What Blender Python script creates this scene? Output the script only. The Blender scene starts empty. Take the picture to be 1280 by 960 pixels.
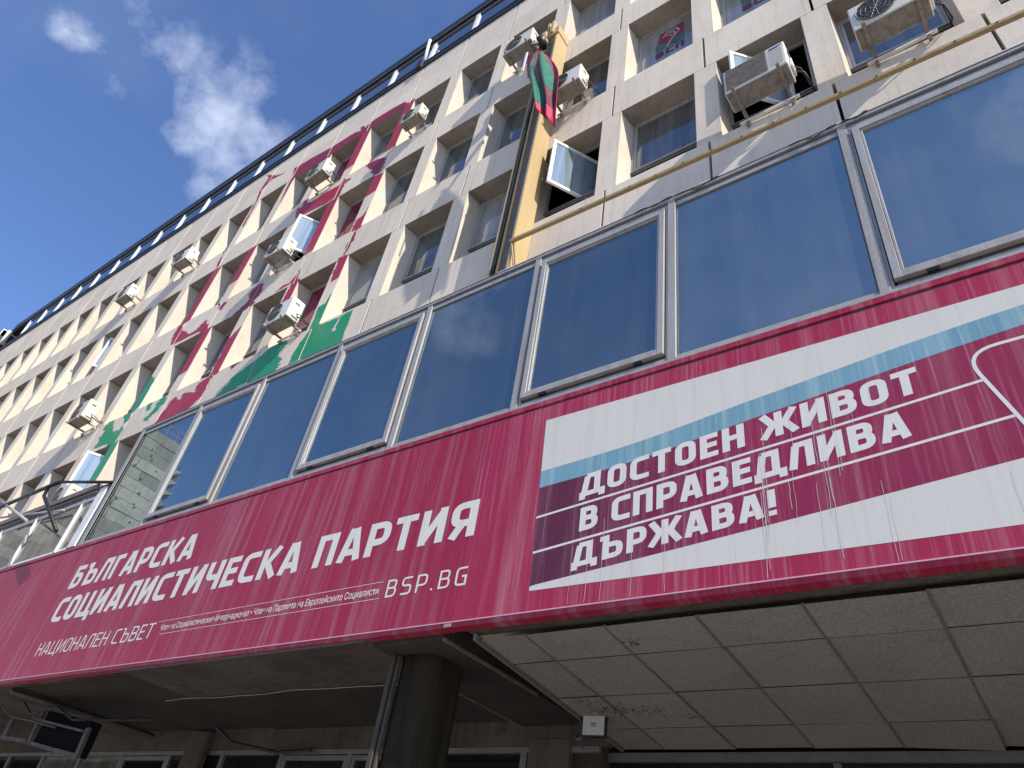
import bpy, bmesh, math, random
from mathutils import Vector, Matrix, noise
random.seed(7)
SC = bpy.context.scene
COL = SC.collection
R = math.radians

# ------------------------------------------------------------------ camera
CAM = Vector((2.1686, -5.9445, 1.6))
yaw, pit, rol = 0.7209, 0.6723, 0.1777
fw = Vector((-math.sin(yaw)*math.cos(pit), math.cos(yaw)*math.cos(pit), math.sin(pit)))
rt = Vector((math.cos(yaw), math.sin(yaw), 0)); up = rt.cross(fw)
rt2 = math.cos(rol)*rt + math.sin(rol)*up; up2 = -math.sin(rol)*rt + math.cos(rol)*up
cd = bpy.data.cameras.new('camera'); cam = bpy.data.objects.new('camera', cd); COL.objects.link(cam)
cd.sensor_width = 36; cd.lens = 892.97/1280*36; cd.clip_end = 5000; cd.clip_start = 0.05
cam.matrix_world = Matrix(((rt2.x, up2.x, -fw.x, CAM.x), (rt2.y, up2.y, -fw.y, CAM.y), (rt2.z, up2.z, -fw.z, CAM.z), (0, 0, 0, 1)))
SC.camera = cam
def ray(u, v):            # direction of the photograph's pixel, for choosing where the clouds stand in the sky
    return (fw + rt2*((u-640)/892.97) + up2*((480-v)/892.97)).normalized()

# ------------------------------------------------------------------ sun and sky
SUN = Vector((1.0, -0.285, 0.84)).normalized()      # towards the sun
elev = math.asin(SUN.z); azim = math.atan2(SUN.x, SUN.y)
ld = bpy.data.lights.new('sun', 'SUN'); ld.energy = 4.3; ld.angle = R(0.53); ld.color = (1.0, 0.93, 0.82)
sun = bpy.data.objects.new('sun', ld); COL.objects.link(sun)
sun.rotation_euler = SUN.to_track_quat('Z', 'Y').to_euler()
W = bpy.data.worlds.new('World'); SC.world = W; W.use_nodes = True
nt = W.node_tree; nt.nodes.clear()
def N(nt, t, **k):
    n = nt.nodes.new(t)
    for a, b in k.items():
        if a.startswith('i_'): n.inputs[a[2:].replace('_', ' ')].default_value = b
        else: setattr(n, a, b)
    return n
def L(nt, a, b): nt.links.new(a, b)
def M_(nt, op, a, b=None, c=None, clamp=False):
    n = nt.nodes.new('ShaderNodeMath'); n.operation = op; n.use_clamp = clamp
    for i, x in enumerate((a, b, c)):
        if x is None: continue
        if isinstance(x, (int, float)): n.inputs[i].default_value = x
        else: nt.links.new(x, n.inputs[i])
    return n.outputs[0]
def mixc(nt, f, a, b, mode='MIX'):
    n = nt.nodes.new('ShaderNodeMix'); n.data_type = 'RGBA'; n.blend_type = mode
    for i, x in ((0, f), (6, a), (7, b)):
        if isinstance(x, (int, float)): n.inputs[i].default_value = x
        elif isinstance(x, tuple): n.inputs[i].default_value = (*x, 1) if len(x) == 3 else x
        else: nt.links.new(x, n.inputs[i])
    return n.outputs[2]
sky = N(nt, 'ShaderNodeTexSky', sky_type='NISHITA', sun_disc=False, sun_elevation=elev, sun_rotation=azim,
        air_density=1.0, dust_density=0.6, ozone_density=2.2, altitude=550)
tc = N(nt, 'ShaderNodeTexCoord')
vm = nt.nodes.new('ShaderNodeVectorMath'); vm.operation = 'NORMALIZE'; L(nt, tc.outputs['Generated'], vm.inputs[0])
dirv = vm.outputs[0]
nz = N(nt, 'ShaderNodeTexNoise', i_Scale=9.0, i_Detail=12.0, i_Roughness=0.60); L(nt, dirv, nz.inputs['Vector'])
nz2 = N(nt, 'ShaderNodeTexNoise', i_Scale=1.6, i_Detail=5.0, i_Roughness=0.6); L(nt, dirv, nz2.inputs['Vector'])
# puffs: direction, angular radius, density
puffs = [(ray(268, 142), .105, 1.25), (ray(225, 80), .075, .72), (ray(180, 25), .08, .42), (ray(108, 50), .042, .95), (ray(82, 38), .030, .8), (ray(150, 110), .07, .5), (ray(255, 225), .06, .5),
         ((Vector((-.75, -.62, 1.05))).normalized(), .20, .6), ((Vector((.25, -.75, 1.0))).normalized(), .18, .55), ((Vector((-.2, -.7, 1.2))).normalized(), .12, .5)]
dens = None
for d, r, a in puffs:
    dn = nt.nodes.new('ShaderNodeVectorMath'); dn.operation = 'DISTANCE'; L(nt, dirv, dn.inputs[0]); dn.inputs[1].default_value = d
    m = M_(nt, 'MULTIPLY', M_(nt, 'SUBTRACT', 1.0, M_(nt, 'DIVIDE', dn.outputs['Value'], r), clamp=True), a)
    dens = m if dens is None else M_(nt, 'MAXIMUM', dens, m)
wisp = M_(nt, 'MULTIPLY', M_(nt, 'SUBTRACT', nz2.outputs['Fac'], .50, clamp=True), .5)
c0 = M_(nt, 'ADD', M_(nt, 'MULTIPLY', dens, 1.05), M_(nt, 'MULTIPLY', M_(nt, 'SUBTRACT', nz.outputs['Fac'], .52), 2.7))
c0 = M_(nt, 'MULTIPLY', M_(nt, 'SUBTRACT', c0, .22, clamp=True), M_(nt, 'MULTIPLY', dens, 2.2, clamp=True))
cl = M_(nt, 'MULTIPLY', M_(nt, 'ADD', c0, wisp, clamp=True), .62)
skyc = mixc(nt, 1.0, sky.outputs[0], (0.78, 0.89, 1.13), 'MULTIPLY')
colr = mixc(nt, cl, skyc, (6.6, 7.0, 8.0))
bg = N(nt, 'ShaderNodeBackground', i_Strength=0.13); L(nt, colr, bg.inputs['Color'])
wo = N(nt, 'ShaderNodeOutputWorld'); L(nt, bg.outputs[0], wo.inputs[0])
SC.view_settings.view_transform = 'Standard'; SC.view_settings.look = 'None'
SC.view_settings.exposure = 0.64; SC.view_settings.gamma = 1
SC.cycles.max_bounces = 8; SC.cycles.use_denoising = True

# ------------------------------------------------------------------ mesh helpers
def empty(name, loc=(0, 0, 0)):
    o = bpy.data.objects.new(name, None); o.location = loc; COL.objects.link(o); return o
def tag(o, label=None, cat=None, group=None, kind=None):
    if label: o['label'] = label
    if cat: o['category'] = cat
    if group: o['group'] = group
    if kind: o['kind'] = kind
    return o
class MB:
    def __init__(s): s.v = []; s.f = []; s.m = []; s.sm = []
    def poly(s, pts, m=0, smooth=False):
        i = len(s.v); s.v += [tuple(p) for p in pts]; s.f.append(tuple(range(i, i+len(pts)))); s.m.append(m); s.sm.append(smooth)
    def box(s, x0, x1, y0, y1, z0, z1, m=0, T=None):
        P = [(x0, y0, z0), (x1, y0, z0), (x1, y1, z0), (x0, y1, z0), (x0, y0, z1), (x1, y0, z1), (x1, y1, z1), (x0, y1, z1)]
        if T: P = [T(Vector(p)) for p in P]
        i = len(s.v); s.v += [tuple(p) for p in P]
        for f in ((0, 1, 5, 4), (1, 2, 6, 5), (2, 3, 7, 6), (3, 0, 4, 7), (3, 2, 1, 0), (4, 5, 6, 7)):
            s.f.append(tuple(i+k for k in f)); s.m.append(m); s.sm.append(False)
    def hexa(s, lo, hi, m=0, ms=None):       # lo, hi: four points each (same winding)
        i = len(s.v); s.v += [tuple(p) for p in lo] + [tuple(p) for p in hi]
        n = len(lo); F = [tuple(range(n-1, -1, -1)), tuple(range(n, 2*n))] + [(k, (k+1) % n, n+(k+1) % n, n+k) for k in range(n)]
        for k, f in enumerate(F):
            s.f.append(tuple(i+q for q in f)); s.m.append(ms[k] if ms else m); s.sm.append(False)
    def tube(s, pts, r, n=8, m=0, caps=True):
        pts = [Vector(p) for p in pts]; rings = []
        rr = r if isinstance(r, (list, tuple)) else [r]*len(pts)
        for k, p in enumerate(pts):
            d = (pts[min(k+1, len(pts)-1)] - pts[max(k-1, 0)]).normalized()
            a = d.cross(Vector((0, 0, 1)) if abs(d.z) < .9 else Vector((1, 0, 0))).normalized(); b = d.cross(a)
            i = len(s.v)
            s.v += [tuple(p + rr[k]*(math.cos(t)*a + math.sin(t)*b)) for t in [2*math.pi*q/n for q in range(n)]]
            rings.append(i)
        for k in range(len(rings)-1):
            for q in range(n):
                s.f.append((rings[k]+q, rings[k]+(q+1) % n, rings[k+1]+(q+1) % n, rings[k+1]+q)); s.m.append(m); s.sm.append(n > 6)
        if caps:
            s.f.append(tuple(rings[0]+q for q in range(n-1, -1, -1))); s.m.append(m); s.sm.append(False)
            s.f.append(tuple(rings[-1]+q for q in range(n))); s.m.append(m); s.sm.append(False)
    def ring(s, x0, x1, z0, z1, w, y0, y1, m=0, wb=None, wt=None):      # rectangular frame in the XZ plane
        wb = w if wb is None else wb; wt = w if wt is None else wt
        s.box(x0, x0+w, y0, y1, z0, z1, m); s.box(x1-w, x1, y0, y1, z0, z1, m)
        s.box(x0+w, x1-w, y0+.001, y1-.001, z0, z0+wb, m); s.box(x0+w, x1-w, y0+.001, y1-.001, z1-wt, z1, m)
    def build(s, name, mats, parent=None, bevel=0, loc=None):
        me = bpy.data.meshes.new(name); me.from_pydata(s.v, [], s.f)
        for mt in (mats if isinstance(mats, (list, tuple)) else [mats]): me.materials.append(mt)
        me.polygons.foreach_set('material_index', s.m); me.polygons.foreach_set('use_smooth', s.sm)
        me.update()
        o = bpy.data.objects.new(name, me); COL.objects.link(o)
        if loc: o.location = loc
        if parent: o.parent = parent
        if bevel:
            b = o.modifiers.new('bevel', 'BEVEL'); b.width = bevel; b.segments = 2; b.limit_method = 'ANGLE'; b.angle_limit = R(40)
        return o
def inst(src, parent, loc=(0, 0, 0), label=None, name=None):
    o = src.copy(); COL.objects.link(o); o.parent = parent; o.location = loc
    if label: o['label'] = label
    return o

# ------------------------------------------------------------------ materials
def pos(nt, sx=1, sy=1, sz=1, obj=False):
    g = N(nt, 'ShaderNodeTexCoord') if obj else N(nt, 'ShaderNodeNewGeometry')
    m = N(nt, 'ShaderNodeMapping'); m.inputs['Scale'].default_value = (sx, sy, sz)
    L(nt, g.outputs['Object' if obj else 'Position'], m.inputs['Vector']); return m.outputs[0]
def nse(nt, vec, sc, det=4, ro=.55, dist=0):
    n = N(nt, 'ShaderNodeTexNoise', i_Scale=float(sc), i_Detail=float(det), i_Roughness=ro, i_Distortion=float(dist)); L(nt, vec, n.inputs['Vector']); return n.outputs['Fac']
def ramp(nt, f, a, b, lo=0.0, hi=1.0):
    n = N(nt, 'ShaderNodeMapRange'); n.inputs[1].default_value = a; n.inputs[2].default_value = b; n.inputs[3].default_value = lo; n.inputs[4].default_value = hi
    n.clamp = True; L(nt, f, n.inputs[0]); return n.outputs[0]
def mat(name, base=(.5, .5, .5), rough=.8, metal=0.0, spec=.5):
    m = bpy.data.materials.new(name); m.use_nodes = True; t = m.node_tree; b = t.nodes['Principled BSDF']
    b.inputs['Base Color'].default_value = (*base, 1); b.inputs['Roughness'].default_value = rough; b.inputs['Metallic'].default_value = metal
    b.inputs['Specular IOR Level'].default_value = spec
    return m, t, b
def bump(t, b, h, strength=.3, dist=.01):
    n = N(t, 'ShaderNodeBump'); n.inputs['Strength'].default_value = strength; n.inputs['Distance'].default_value = dist
    L(t, h, n.inputs['Height']); L(t, n.outputs[0], b.inputs['Normal'])
def concrete(name, c1, c2, dirt=(.18, .15, .12), dirt_amt=.35, streak=.4, grain=.25, rnd=.12, bs=.25, seam=None):
    m, t, b = mat(name, c1, .9, 0, .25)
    p = pos(t)
    big = nse(t, p, .9, 4); mid = nse(t, p, 5, 6, .65); fine = nse(t, p, 45, 3, .7)
    st = nse(t, pos(t, 9, 9, .45), 1.0, 5, .6)
    c = mixc(t, ramp(t, big, .35, .68), c1, c2)
    c = mixc(t, M_(t, 'MULTIPLY', ramp(t, st, .52, .78), streak), c, dirt)
    c = mixc(t, M_(t, 'MULTIPLY', ramp(t, mid, .55, .8), dirt_amt), c, dirt)
    spk = ramp(t, fine, .3, .7, 1-grain, 1+grain)
    c = mixc(t, 1.0, c, spk, 'MULTIPLY')
    oi = N(t, 'ShaderNodeObjectInfo'); c = mixc(t, 1.0, c, ramp(t, oi.outputs['Random'], 0, 1, 1-rnd, 1+rnd*.6), 'MULTIPLY')
    L(t, c, b.inputs['Base Color'])
    bump(t, b, M_(t, 'ADD', fine, M_(t, 'MULTIPLY', mid, 1.5)), bs, .006)
    return m
def flatm(name, c, rough=.6, metal=0, var=.15, scale=6, dirt=None, spec=.5, bs=0, streak=False):
    m, t, b = mat(name, c, rough, metal, spec)
    p = pos(t, 6, 6, .5) if streak else pos(t)
    n1 = nse(t, p, 1.2 if streak else scale, 6, .6)
    d = dirt or tuple(x*.45 for x in c)
    cc = mixc(t, ramp(t, n1, .45, .8, 0, var*3), c, d)
    n2 = nse(t, pos(t), 38, 3); cc = mixc(t, 1.0, cc, ramp(t, n2, .3, .7, 1-var*.5, 1+var*.4), 'MULTIPLY')
    L(t, cc, b.inputs['Base Color'])
    L(t, ramp(t, n1, .3, .8, max(.02, rough-.08), min(1, rough+.15)), b.inputs['Roughness'])
    if bs: bump(t, b, n2, bs, .004)
    return m
COLM, _t, _b = mat('column_metal', (.024, .020, .015), .8, 0, .03)
L(_t, mixc(_t, ramp(_t, nse(_t, pos(_t, 7, 7, .4), 1, 5), .4, .75), (.036, .028, .018), (.013, .010, .007)), _b.inputs['Base Color'])
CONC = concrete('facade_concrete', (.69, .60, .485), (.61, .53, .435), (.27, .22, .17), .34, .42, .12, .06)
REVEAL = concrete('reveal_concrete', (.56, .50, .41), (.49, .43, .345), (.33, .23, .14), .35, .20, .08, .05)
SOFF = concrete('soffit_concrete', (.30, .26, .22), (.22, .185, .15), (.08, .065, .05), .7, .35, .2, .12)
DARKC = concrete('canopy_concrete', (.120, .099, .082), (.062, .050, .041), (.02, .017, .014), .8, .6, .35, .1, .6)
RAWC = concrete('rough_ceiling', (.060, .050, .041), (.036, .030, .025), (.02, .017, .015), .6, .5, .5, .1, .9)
PAVE = concrete('paving_stone', (.36, .34, .31), (.30, .285, .26), (.16, .14, .12), .4, 0, .15, 0)
ALU = flatm('window_aluminium', (.37, .355, .335), .55, .12, .25, 5, (.19, .17, .15), streak=True)
ALUD = flatm('dark_aluminium', (.13, .125, .12), .6, .15, .2, 5)
BRONZ = flatm('flashing_metal', (.24, .20, .17), .55, .4, .3, 7)
WHITE = flatm('white_paint', (.74, .74, .72), .45, 0, .12, 5, (.40, .37, .32))
ACW = flatm('ac_white_steel', (.70, .69, .65), .42, 0, .12, 4, (.45, .41, .34), streak=True)
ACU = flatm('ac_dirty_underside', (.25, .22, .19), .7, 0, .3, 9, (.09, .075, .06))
GRILL = flatm('ac_dark_grille', (.035, .035, .038), .6, 0, .1)
_t = ACW.node_tree; _b = _t.nodes['Principled BSDF']; _oi = N(_t, 'ShaderNodeObjectInfo'); _src = _b.inputs['Base Color'].links[0].from_socket
_w = mixc(_t, _oi.outputs['Random'], (1, 1, 1), (.80, .74, .62)); L(_t, mixc(_t, 1.0, _src, _w, 'MULTIPLY'), _b.inputs['Base Color'])
STEEL = flatm('bracket_steel', (.30, .26, .22), .55, .5, .3, 12, (.14, .08, .05))
BLACK = flatm('black_metal', (.018, .018, .02), .45, .3, .1)
VOID, _t, _b = mat('dark_interior', (.012, .012, .013), 1, 0, 0)
OCH = flatm('ochre_paint', (.43, .31, .15), .62, 0, .08, 2.5, (.26, .18, .09), streak=True)
OCHR = flatm('ochre_rail_paint', (.34, .25, .12), .6, 0, .2, 8, (.20, .13, .07))
SASHW = flatm('white_sash', (.80, .80, .78), .35, 0, .06)
TILE = concrete('ceiling_tile', (.265, .240, .215), (.23, .207, .187), (.10, .085, .07), .35, 0, .28, .10, .5)
GRW = flatm('grille_wire', (.16, .16, .15), .5, .3)
CABLE = flatm('cable_rubber', (.02, .02, .02), .6, 0, .1)

def glassm(name, tint, inner, refl, dust=.06, rough=.02, inner2=None, wav=.0):
    m = bpy.data.materials.new(name); m.use_nodes = True; t = m.node_tree; t.nodes.clear()
    o = N(t, 'ShaderNodeOutputMaterial')
    df = N(t, 'ShaderNodeBsdfDiffuse'); gl = N(t, 'ShaderNodeBsdfGlossy'); gl.inputs['Roughness'].default_value = rough; gl.inputs['Color'].default_value = (*tint, 1)
    p = pos(t, 1, 1, 1)
    cc = mixc(t, ramp(t, nse(t, pos(t, 4.5, 4.5, .25), 1.0, 3), .42, .62), inner, inner2 or tuple(x*.6 for x in inner))
    L(t, cc, df.inputs['Color'])
    fr = N(t, 'ShaderNodeFresnel'); fr.inputs['IOR'].default_value = 1.5
    f = M_(t, 'ADD', refl, M_(t, 'MULTIPLY', fr.outputs[0], .8), clamp=True)
    if wav:
        bn = N(t, 'ShaderNodeBump'); bn.inputs['Strength'].default_value = wav; bn.inputs['Distance'].default_value = .02
        L(t, nse(t, pos(t, 1, 1, 1), .9, 1), bn.inputs['Height']); L(t, bn.outputs[0], gl.inputs['Normal'])
    mx = N(t, 'ShaderNodeMixShader'); L(t, f, mx.inputs[0]); L(t, df.outputs[0], mx.inputs[1]); L(t, gl.outputs[0], mx.inputs[2])
    du = N(t, 'ShaderNodeBsdfDiffuse'); du.inputs['Color'].default_value = (.42, .40, .37, 1)
    st = nse(t, pos(t, 5.5, 5.5, .30), 1.0, 8, .72, .4); sm = nse(t, p, .8, 3)
    g = N(t, 'ShaderNodeNewGeometry')
    amt = M_(t, 'ADD', M_(t, 'MULTIPLY', ramp(t, st, .52, .85), dust*1.1), M_(t, 'MULTIPLY', ramp(t, sm, .35, .75), dust))
    mx2 = N(t, 'ShaderNodeMixShader'); L(t, amt, mx2.inputs[0]); L(t, mx.outputs[0], mx2.inputs[1]); L(t, du.outputs[0], mx2.inputs[2])
    L(t, mx2.outputs[0], o.inputs[0]); return m
GL_UP = glassm('office_glass', (.72, .80, .88), (.105, .11, .105), .16, .05, .03, (.05, .055, .06), .25)
GL_BLIND = glassm('office_glass_blind', (.72, .80, .88), (.30, .30, .28), .13, .04, .03, (.20, .20, .19), .25)
GL_RIB = glassm('ribbon_glass', (.62, .74, .75), (.020, .030, .038), .36, .05, .012, (.015, .02, .03), .10)
GL_RIB_SKY = glassm('bright_sky_ribbon_glass', (.74, .86, .84), (.045, .058, .062), .42, .11, .02, (.03, .035, .04), .12)  # right-hand panes: sunward sky's brightness put into tint, reflection and dust
GL_LOW = glassm('clear_lower_glass', (.80, .80, .78), (.15, .145, .13), .16, .06, .05, (.08, .08, .075), .4)
GL_RED = glassm('red_film_glass', (.85, .55, .62), (.16, .015, .045), .10, .05, .08, (.10, .01, .03), .2)
GL_ATT = glassm('attic_glass', (.62, .72, .82), (.03, .04, .05), .38, .04, .02)
GL_SASH = glassm('sash_glass', (.80, .88, .92), (.26, .33, .36), .22, .03, .02, (.16, .21, .24), .2)
GL_SHOP = glassm('shop_glass', (.8, .8, .8), (.012, .012, .013), .04, .02, .03)
VOIDM = VOID
# ------------------------------------------------------------------ the ground
g = MB(); g.poly([(-600, -600, 0), (600, -600, 0), (600, 600, 0), (-600, 600, 0)]); g.build('ground', PAVE); tag(bpy.data.objects['ground'], kind='structure')

# ------------------------------------------------------------------ the office building
B = 1.8; HW = .71; IN = .655; DEP = .43; RISE = .76
SILL = {'A': 11.60, 'B': 14.96, 'C': 18.36, 'R': 8.20}
HEAD = {'A': 13.88, 'B': 17.35, 'C': 20.83, 'R': 10.56}
def cx(c): return .9 - B*c
CMIN, CMAX = -4, 26
bld = empty('office_building', (cx(10), 0, 0))
tag(bld, 'long grey concrete office block with deep window reveals above the red banner', 'building')
O = Vector((cx(10), 0, 0))
def off(x, y=0, z=0): return (x-O.x, y, z)
# spandrel panel: local x centred on the bay
def spandrel(z0, z1, rise, name='wall_panel'):
    w = B/2-.022
    m = MB(); a = [(0, z0), (DEP+.02, z0), (DEP+.02, z1+rise), (0, z1)]
    lo = [(-w, y, z) for y, z in a]; hi = [(w, y, z) for y, z in a]
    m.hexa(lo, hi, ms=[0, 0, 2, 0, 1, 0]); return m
# material slots: front concrete, reveal concrete (sill), soffit concrete
proto = {}
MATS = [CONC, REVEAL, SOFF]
def panel(key, z0, z1, rise):
    if key not in proto: proto[key] = spandrel(z0, z1, rise)
    return proto[key]
first = {}
def put(key, mb, mats, x, name, bevel=0):
    if key in first:
        o = inst(first[key], bld, off(x)); return o
    o = mb.build(name, mats, bld, bevel); o.location = off(x); first[key] = o; return o
for c in range(CMIN, CMAX+1):
    x = cx(c)
    for key, z0, z1, rise in (('RA', HEAD['R'], SILL['A'], RISE), ('AB', HEAD['A'], SILL['B'], RISE), ('BC', HEAD['B'], SILL['C'], RISE), ('CT', HEAD['C'], 21.93, 0), ('TT', 21.937, 23.04, 0)):
        put(key, spandrel(z0, z1, rise), MATS, x, 'wall_panel')
    if c >= 8:
        put('RR', spandrel(6.8, SILL['R'], RISE), MATS, x, 'wall_panel')
def pier(z0, z1):
    m = MB(); a = B/2-HW; b = B/2-IN
    lo = [(-a, .0, z0), (a, .0, z0), (b, DEP+.01, z0), (-b, DEP+.01, z0)]
    hi = [(p[0], p[1], z1) for p in lo]
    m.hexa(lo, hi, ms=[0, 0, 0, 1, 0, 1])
    # narrow chamfered arris on each outer edge
    for s in (-1, 1):
        m.hexa([(s*a, -.002, z0), (s*(a+.012), .004, z0), (s*(a+.012), .02, z0), (s*a, .02, z0)][::s], [(s*a, -.002, z1), (s*(a+.012), .004, z1), (s*(a+.012), .02, z1), (s*a, .02, z1)][::s], m=1)
    return m
for c in range(CMIN, CMAX+1):
    x = cx(c)-B/2
    for k in 'ABC': put('p'+k, pier(SILL[k], HEAD[k]-.010), MATS, x, 'pier')
    if c >= 8: put('pR', pier(SILL['R'], HEAD['R']-.010), MATS, x, 'pier')
put('pR', pier(SILL['R'], HEAD['R']-.010), MATS, cx(7)-B/2, 'pier')

# windows: frame (part) > sash, pane (sub-parts)
RED = {('C', 7), ('B', 6), ('A', 6)}; OPEN = {('A', 0), ('A', 2), ('R', 10), ('B', 7), ('B', 13)}; BLIND = {('B', 1), ('B', 0), ('C', 12), ('A', 0), ('A', 3), ('B', 9), ('C', 17)}
wproto = {}
def window(row, c):
    z0 = SILL[row]+RISE+.02; z1 = HEAD[row]; y = DEP-.02
    kind = 'open' if (row, c) in OPEN else 'red' if (row, c) in RED else 'blind' if ((row, c) in BLIND or (c*7+ord(row)*3) % 5 == 0) else 'plain'
    if row == 'R' and c < 8: return
    key = (row, kind)
    if key not in wproto:
        f = MB(); f.ring(-IN, IN, z0, z1, .035, y-.03, y+.03); f.box(-IN, IN, y-.045, y-.03, z0-.025, z0-.006, 1)
        fr = f.build('window', [ALU, ALUD], bld)
        s = MB()
        if kind != 'open':
            s.ring(-IN+.04, IN-.04, z0+.04, z1-.04, .045, y-.02, y+.01)
            s.build('sash', ALU, fr)
            p = MB(); p.poly([(-IN+.08, y-.004, z0+.08), (IN-.08, y-.004, z0+.08), (IN-.08, y-.004, z1-.08), (-IN+.08, y-.004, z1-.08)])
            p.build('pane', {'red': GL_RED, 'blind': GL_BLIND, 'plain': GL_UP}[kind], fr)
        else:
            s.box(-IN+.04, IN-.04, y-.01, y+.01, z1-.075, z1-.04); s.build('head_stop', ALUD, fr)
        fr.location = off(cx(c)); wproto[key] = fr; return fr
    src = wproto[key]; o = inst(src, bld, off(cx(c)))
    for ch in src.children: inst(ch, o, ch.location)
    return o
for c in range(CMIN, CMAX+1):
    for k in 'ABCR': window(k, c)
# swung-out casements: hinged at the right jamb
def casement(row, c, x0, x1, y0, y1, z0, z1, glass=None):
    dx, dy = x1-x0, y1-y0; l = math.hypot(dx, dy)
    def T(p): return Vector((x0+dx*p.x/l - dy*p.y/l - O.x, y0+dy*p.x/l + dx*p.y/l, p.z))
    m = MB()
    for a in ((0, .06, z0, z1), (l-.06, l, z0, z1)): m.box(a[0], a[1], -.025, .025, a[2], a[3], T=T)
    for a in ((z0, z0+.06), (z1-.06, z1)): m.box(.06, l-.06, -.024, .024, a[0], a[1], T=T)
    f = m.build('casement', SASHW, bld)
    p = MB(); p.box(.06, l-.06, -.006, .006, z0+.06, z1-.06, T=T); p.build('pane', glass or GL_SASH, f)
    h = MB(); h.box(.015, .04, -.06, -.025, (z0+z1)/2-.06, (z0+z1)/2+.06, T=T); h.build('handle', ALUD, f)
casement('A', 2, -2.36, -2.93, .83, -.19, 12.42, 13.74)
casement('B', 7, -11.30, -11.88, .72, -.22, 15.75, 17.10)
casement('B', 13, -22.35, -22.80, .70, .12, 15.80, 17.15)
casement('R', 10, -16.50, -17.06, .70, -.22, 9.05, 10.40)
casement('A', 0, 1.20, .47, .65, -.13, 12.44, 13.70)
# body behind the openings
m = MB()
m.box(cx(CMAX)-.95, cx(CMIN)+.95, 1.1, 13, 6.7, 24.0)
for x in (cx(CMAX)-.95, cx(CMIN)+.90): m.box(x, x+.05, .02, 1.1, 6.8, 23.04)
for z in (10.5, 14.4, 17.9, 21.4): m.box(cx(CMAX)-.9, cx(CMIN)+.9, .36, 1.1, z-.1, z)
o_ = m.build('core', VOID, bld); o_.location = (-O.x, 0, 0)
m = MB(); m.box(cx(8)+B/2-.05, cx(CMIN)+.9, .03, .3, 4.3, 10.54); o_ = m.build('lower_wall', CONC, bld); o_.location = (-O.x, 0, 0)
m = MB(); m.box(cx(CMAX)-.95, cx(8)+B/2-.06, .03, .3, 4.3, 6.79); o_ = m.build('lower_wall', CONC, bld); o_.location = (-O.x, 0, 0)

# gutter, attic windows, roof edge
XL, XR = -40.2, cx(CMIN)+.9
def bar(name, mt, x0, x1, y0, y1, z0, z1, par=None, bevel=0):
    m = MB(); m.box(x0-(O.x if par is bld else 0), x1-(O.x if par is bld else 0), y0, y1, z0, z1); return m.build(name, mt, par, bevel)
bar('gutter', BLACK, cx(CMAX)-.9, XR, -.05, .30, 23.045, 23.18, bld)
bar('gutter', ALUD, cx(CMAX)-.9, XR, -.02, .30, 23.183, 23.34, bld)
bar('gutter', BLACK, cx(CMAX)-.9, XR, -.045, .30, 23.343, 23.43, bld)
bar('attic_sill', ALUD, XL, XR, .0, .3, 23.423, 23.56, bld)
bar('roof', BLACK, XL, XR, -.05, 13, 24.80, 25.26, bld)
bar('roof_trim', BLACK, XL, XR, -.01, .25, 24.70, 24.797, bld); bar('roof_trim', BRONZ, XL, XR, -.056, -.051, 24.80, 24.84, bld)
bar('soffit_board', BLACK, XL, XR, .0, .3, 24.624, 24.697, bld)
bar('gutter_joint', BLACK, -9.32, -9.12, -.14, .0, 23.02, 23.46, bld)
aw = None
n = 0
x = -.02
while x > XL+1:
    if aw is None:
        f = MB(); f.box(-.05, .05, .0, .06, 23.565, 24.62); f.box(.075, .10, .0, .06, 23.565, 24.62)
        aw = f.build('attic_window', WHITE, bld); aw.location = off(x)
        p = MB(); p.poly([(.1, .045, 23.565), (B-.055, .045, 23.565), (B-.055, .045, 24.62), (.1, .045, 24.62)]); p.build('pane', GL_ATT, aw)
        p = MB(); p.box(.1, B-.055, .0, .04, 24.56, 24.617); p.build('transom', ALUD, aw)
    else:
        a = inst(aw, bld, off(x))
        for ch in aw.children: inst(ch, a)
    x -= B
for k in range(1, 5):
    a = inst(aw, bld, off(-.02+B*k))
    for ch in aw.children: inst(ch, a)
# small white vent pipe at the roof edge
m = MB(); m.tube([(-9.15-O.x, -.03, 23.5), (-9.15-O.x, -.10, 24.1), (-9.10-O.x, -.17, 24.45), (-9.10-O.x, -.17, 24.62)], .05, 10); m.build('vent_pipe', WHITE, bld)
# broken roof end on the far left
m = MB()
m.box(-47.2-O.x, -40.7-O.x, -.32, 4, 24.05, 24.9); m.box(-47.0-O.x, -40.9-O.x, -.2, 4, 23.45, 24.04)
m.build('roof_overhang', BLACK, bld)
bar('roof_trim', BRONZ, -47.1, -40.8, -.34, -.325, 24.3, 24.36, bld)
m = MB(); m.tube([(-40.6-O.x, -.12, 23.5), (-41.1-O.x, -.2, 24.6)], .07, 8); m.tube([(-40.4-O.x, -.12, 23.5), (-39.7-O.x, -.2, 24.5)], .07, 8); m.box(-41.0-O.x, -40.7-O.x, -.35, -.1, 24.5, 24.95); m.build('roof_bracket', WHITE, bld)

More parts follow.
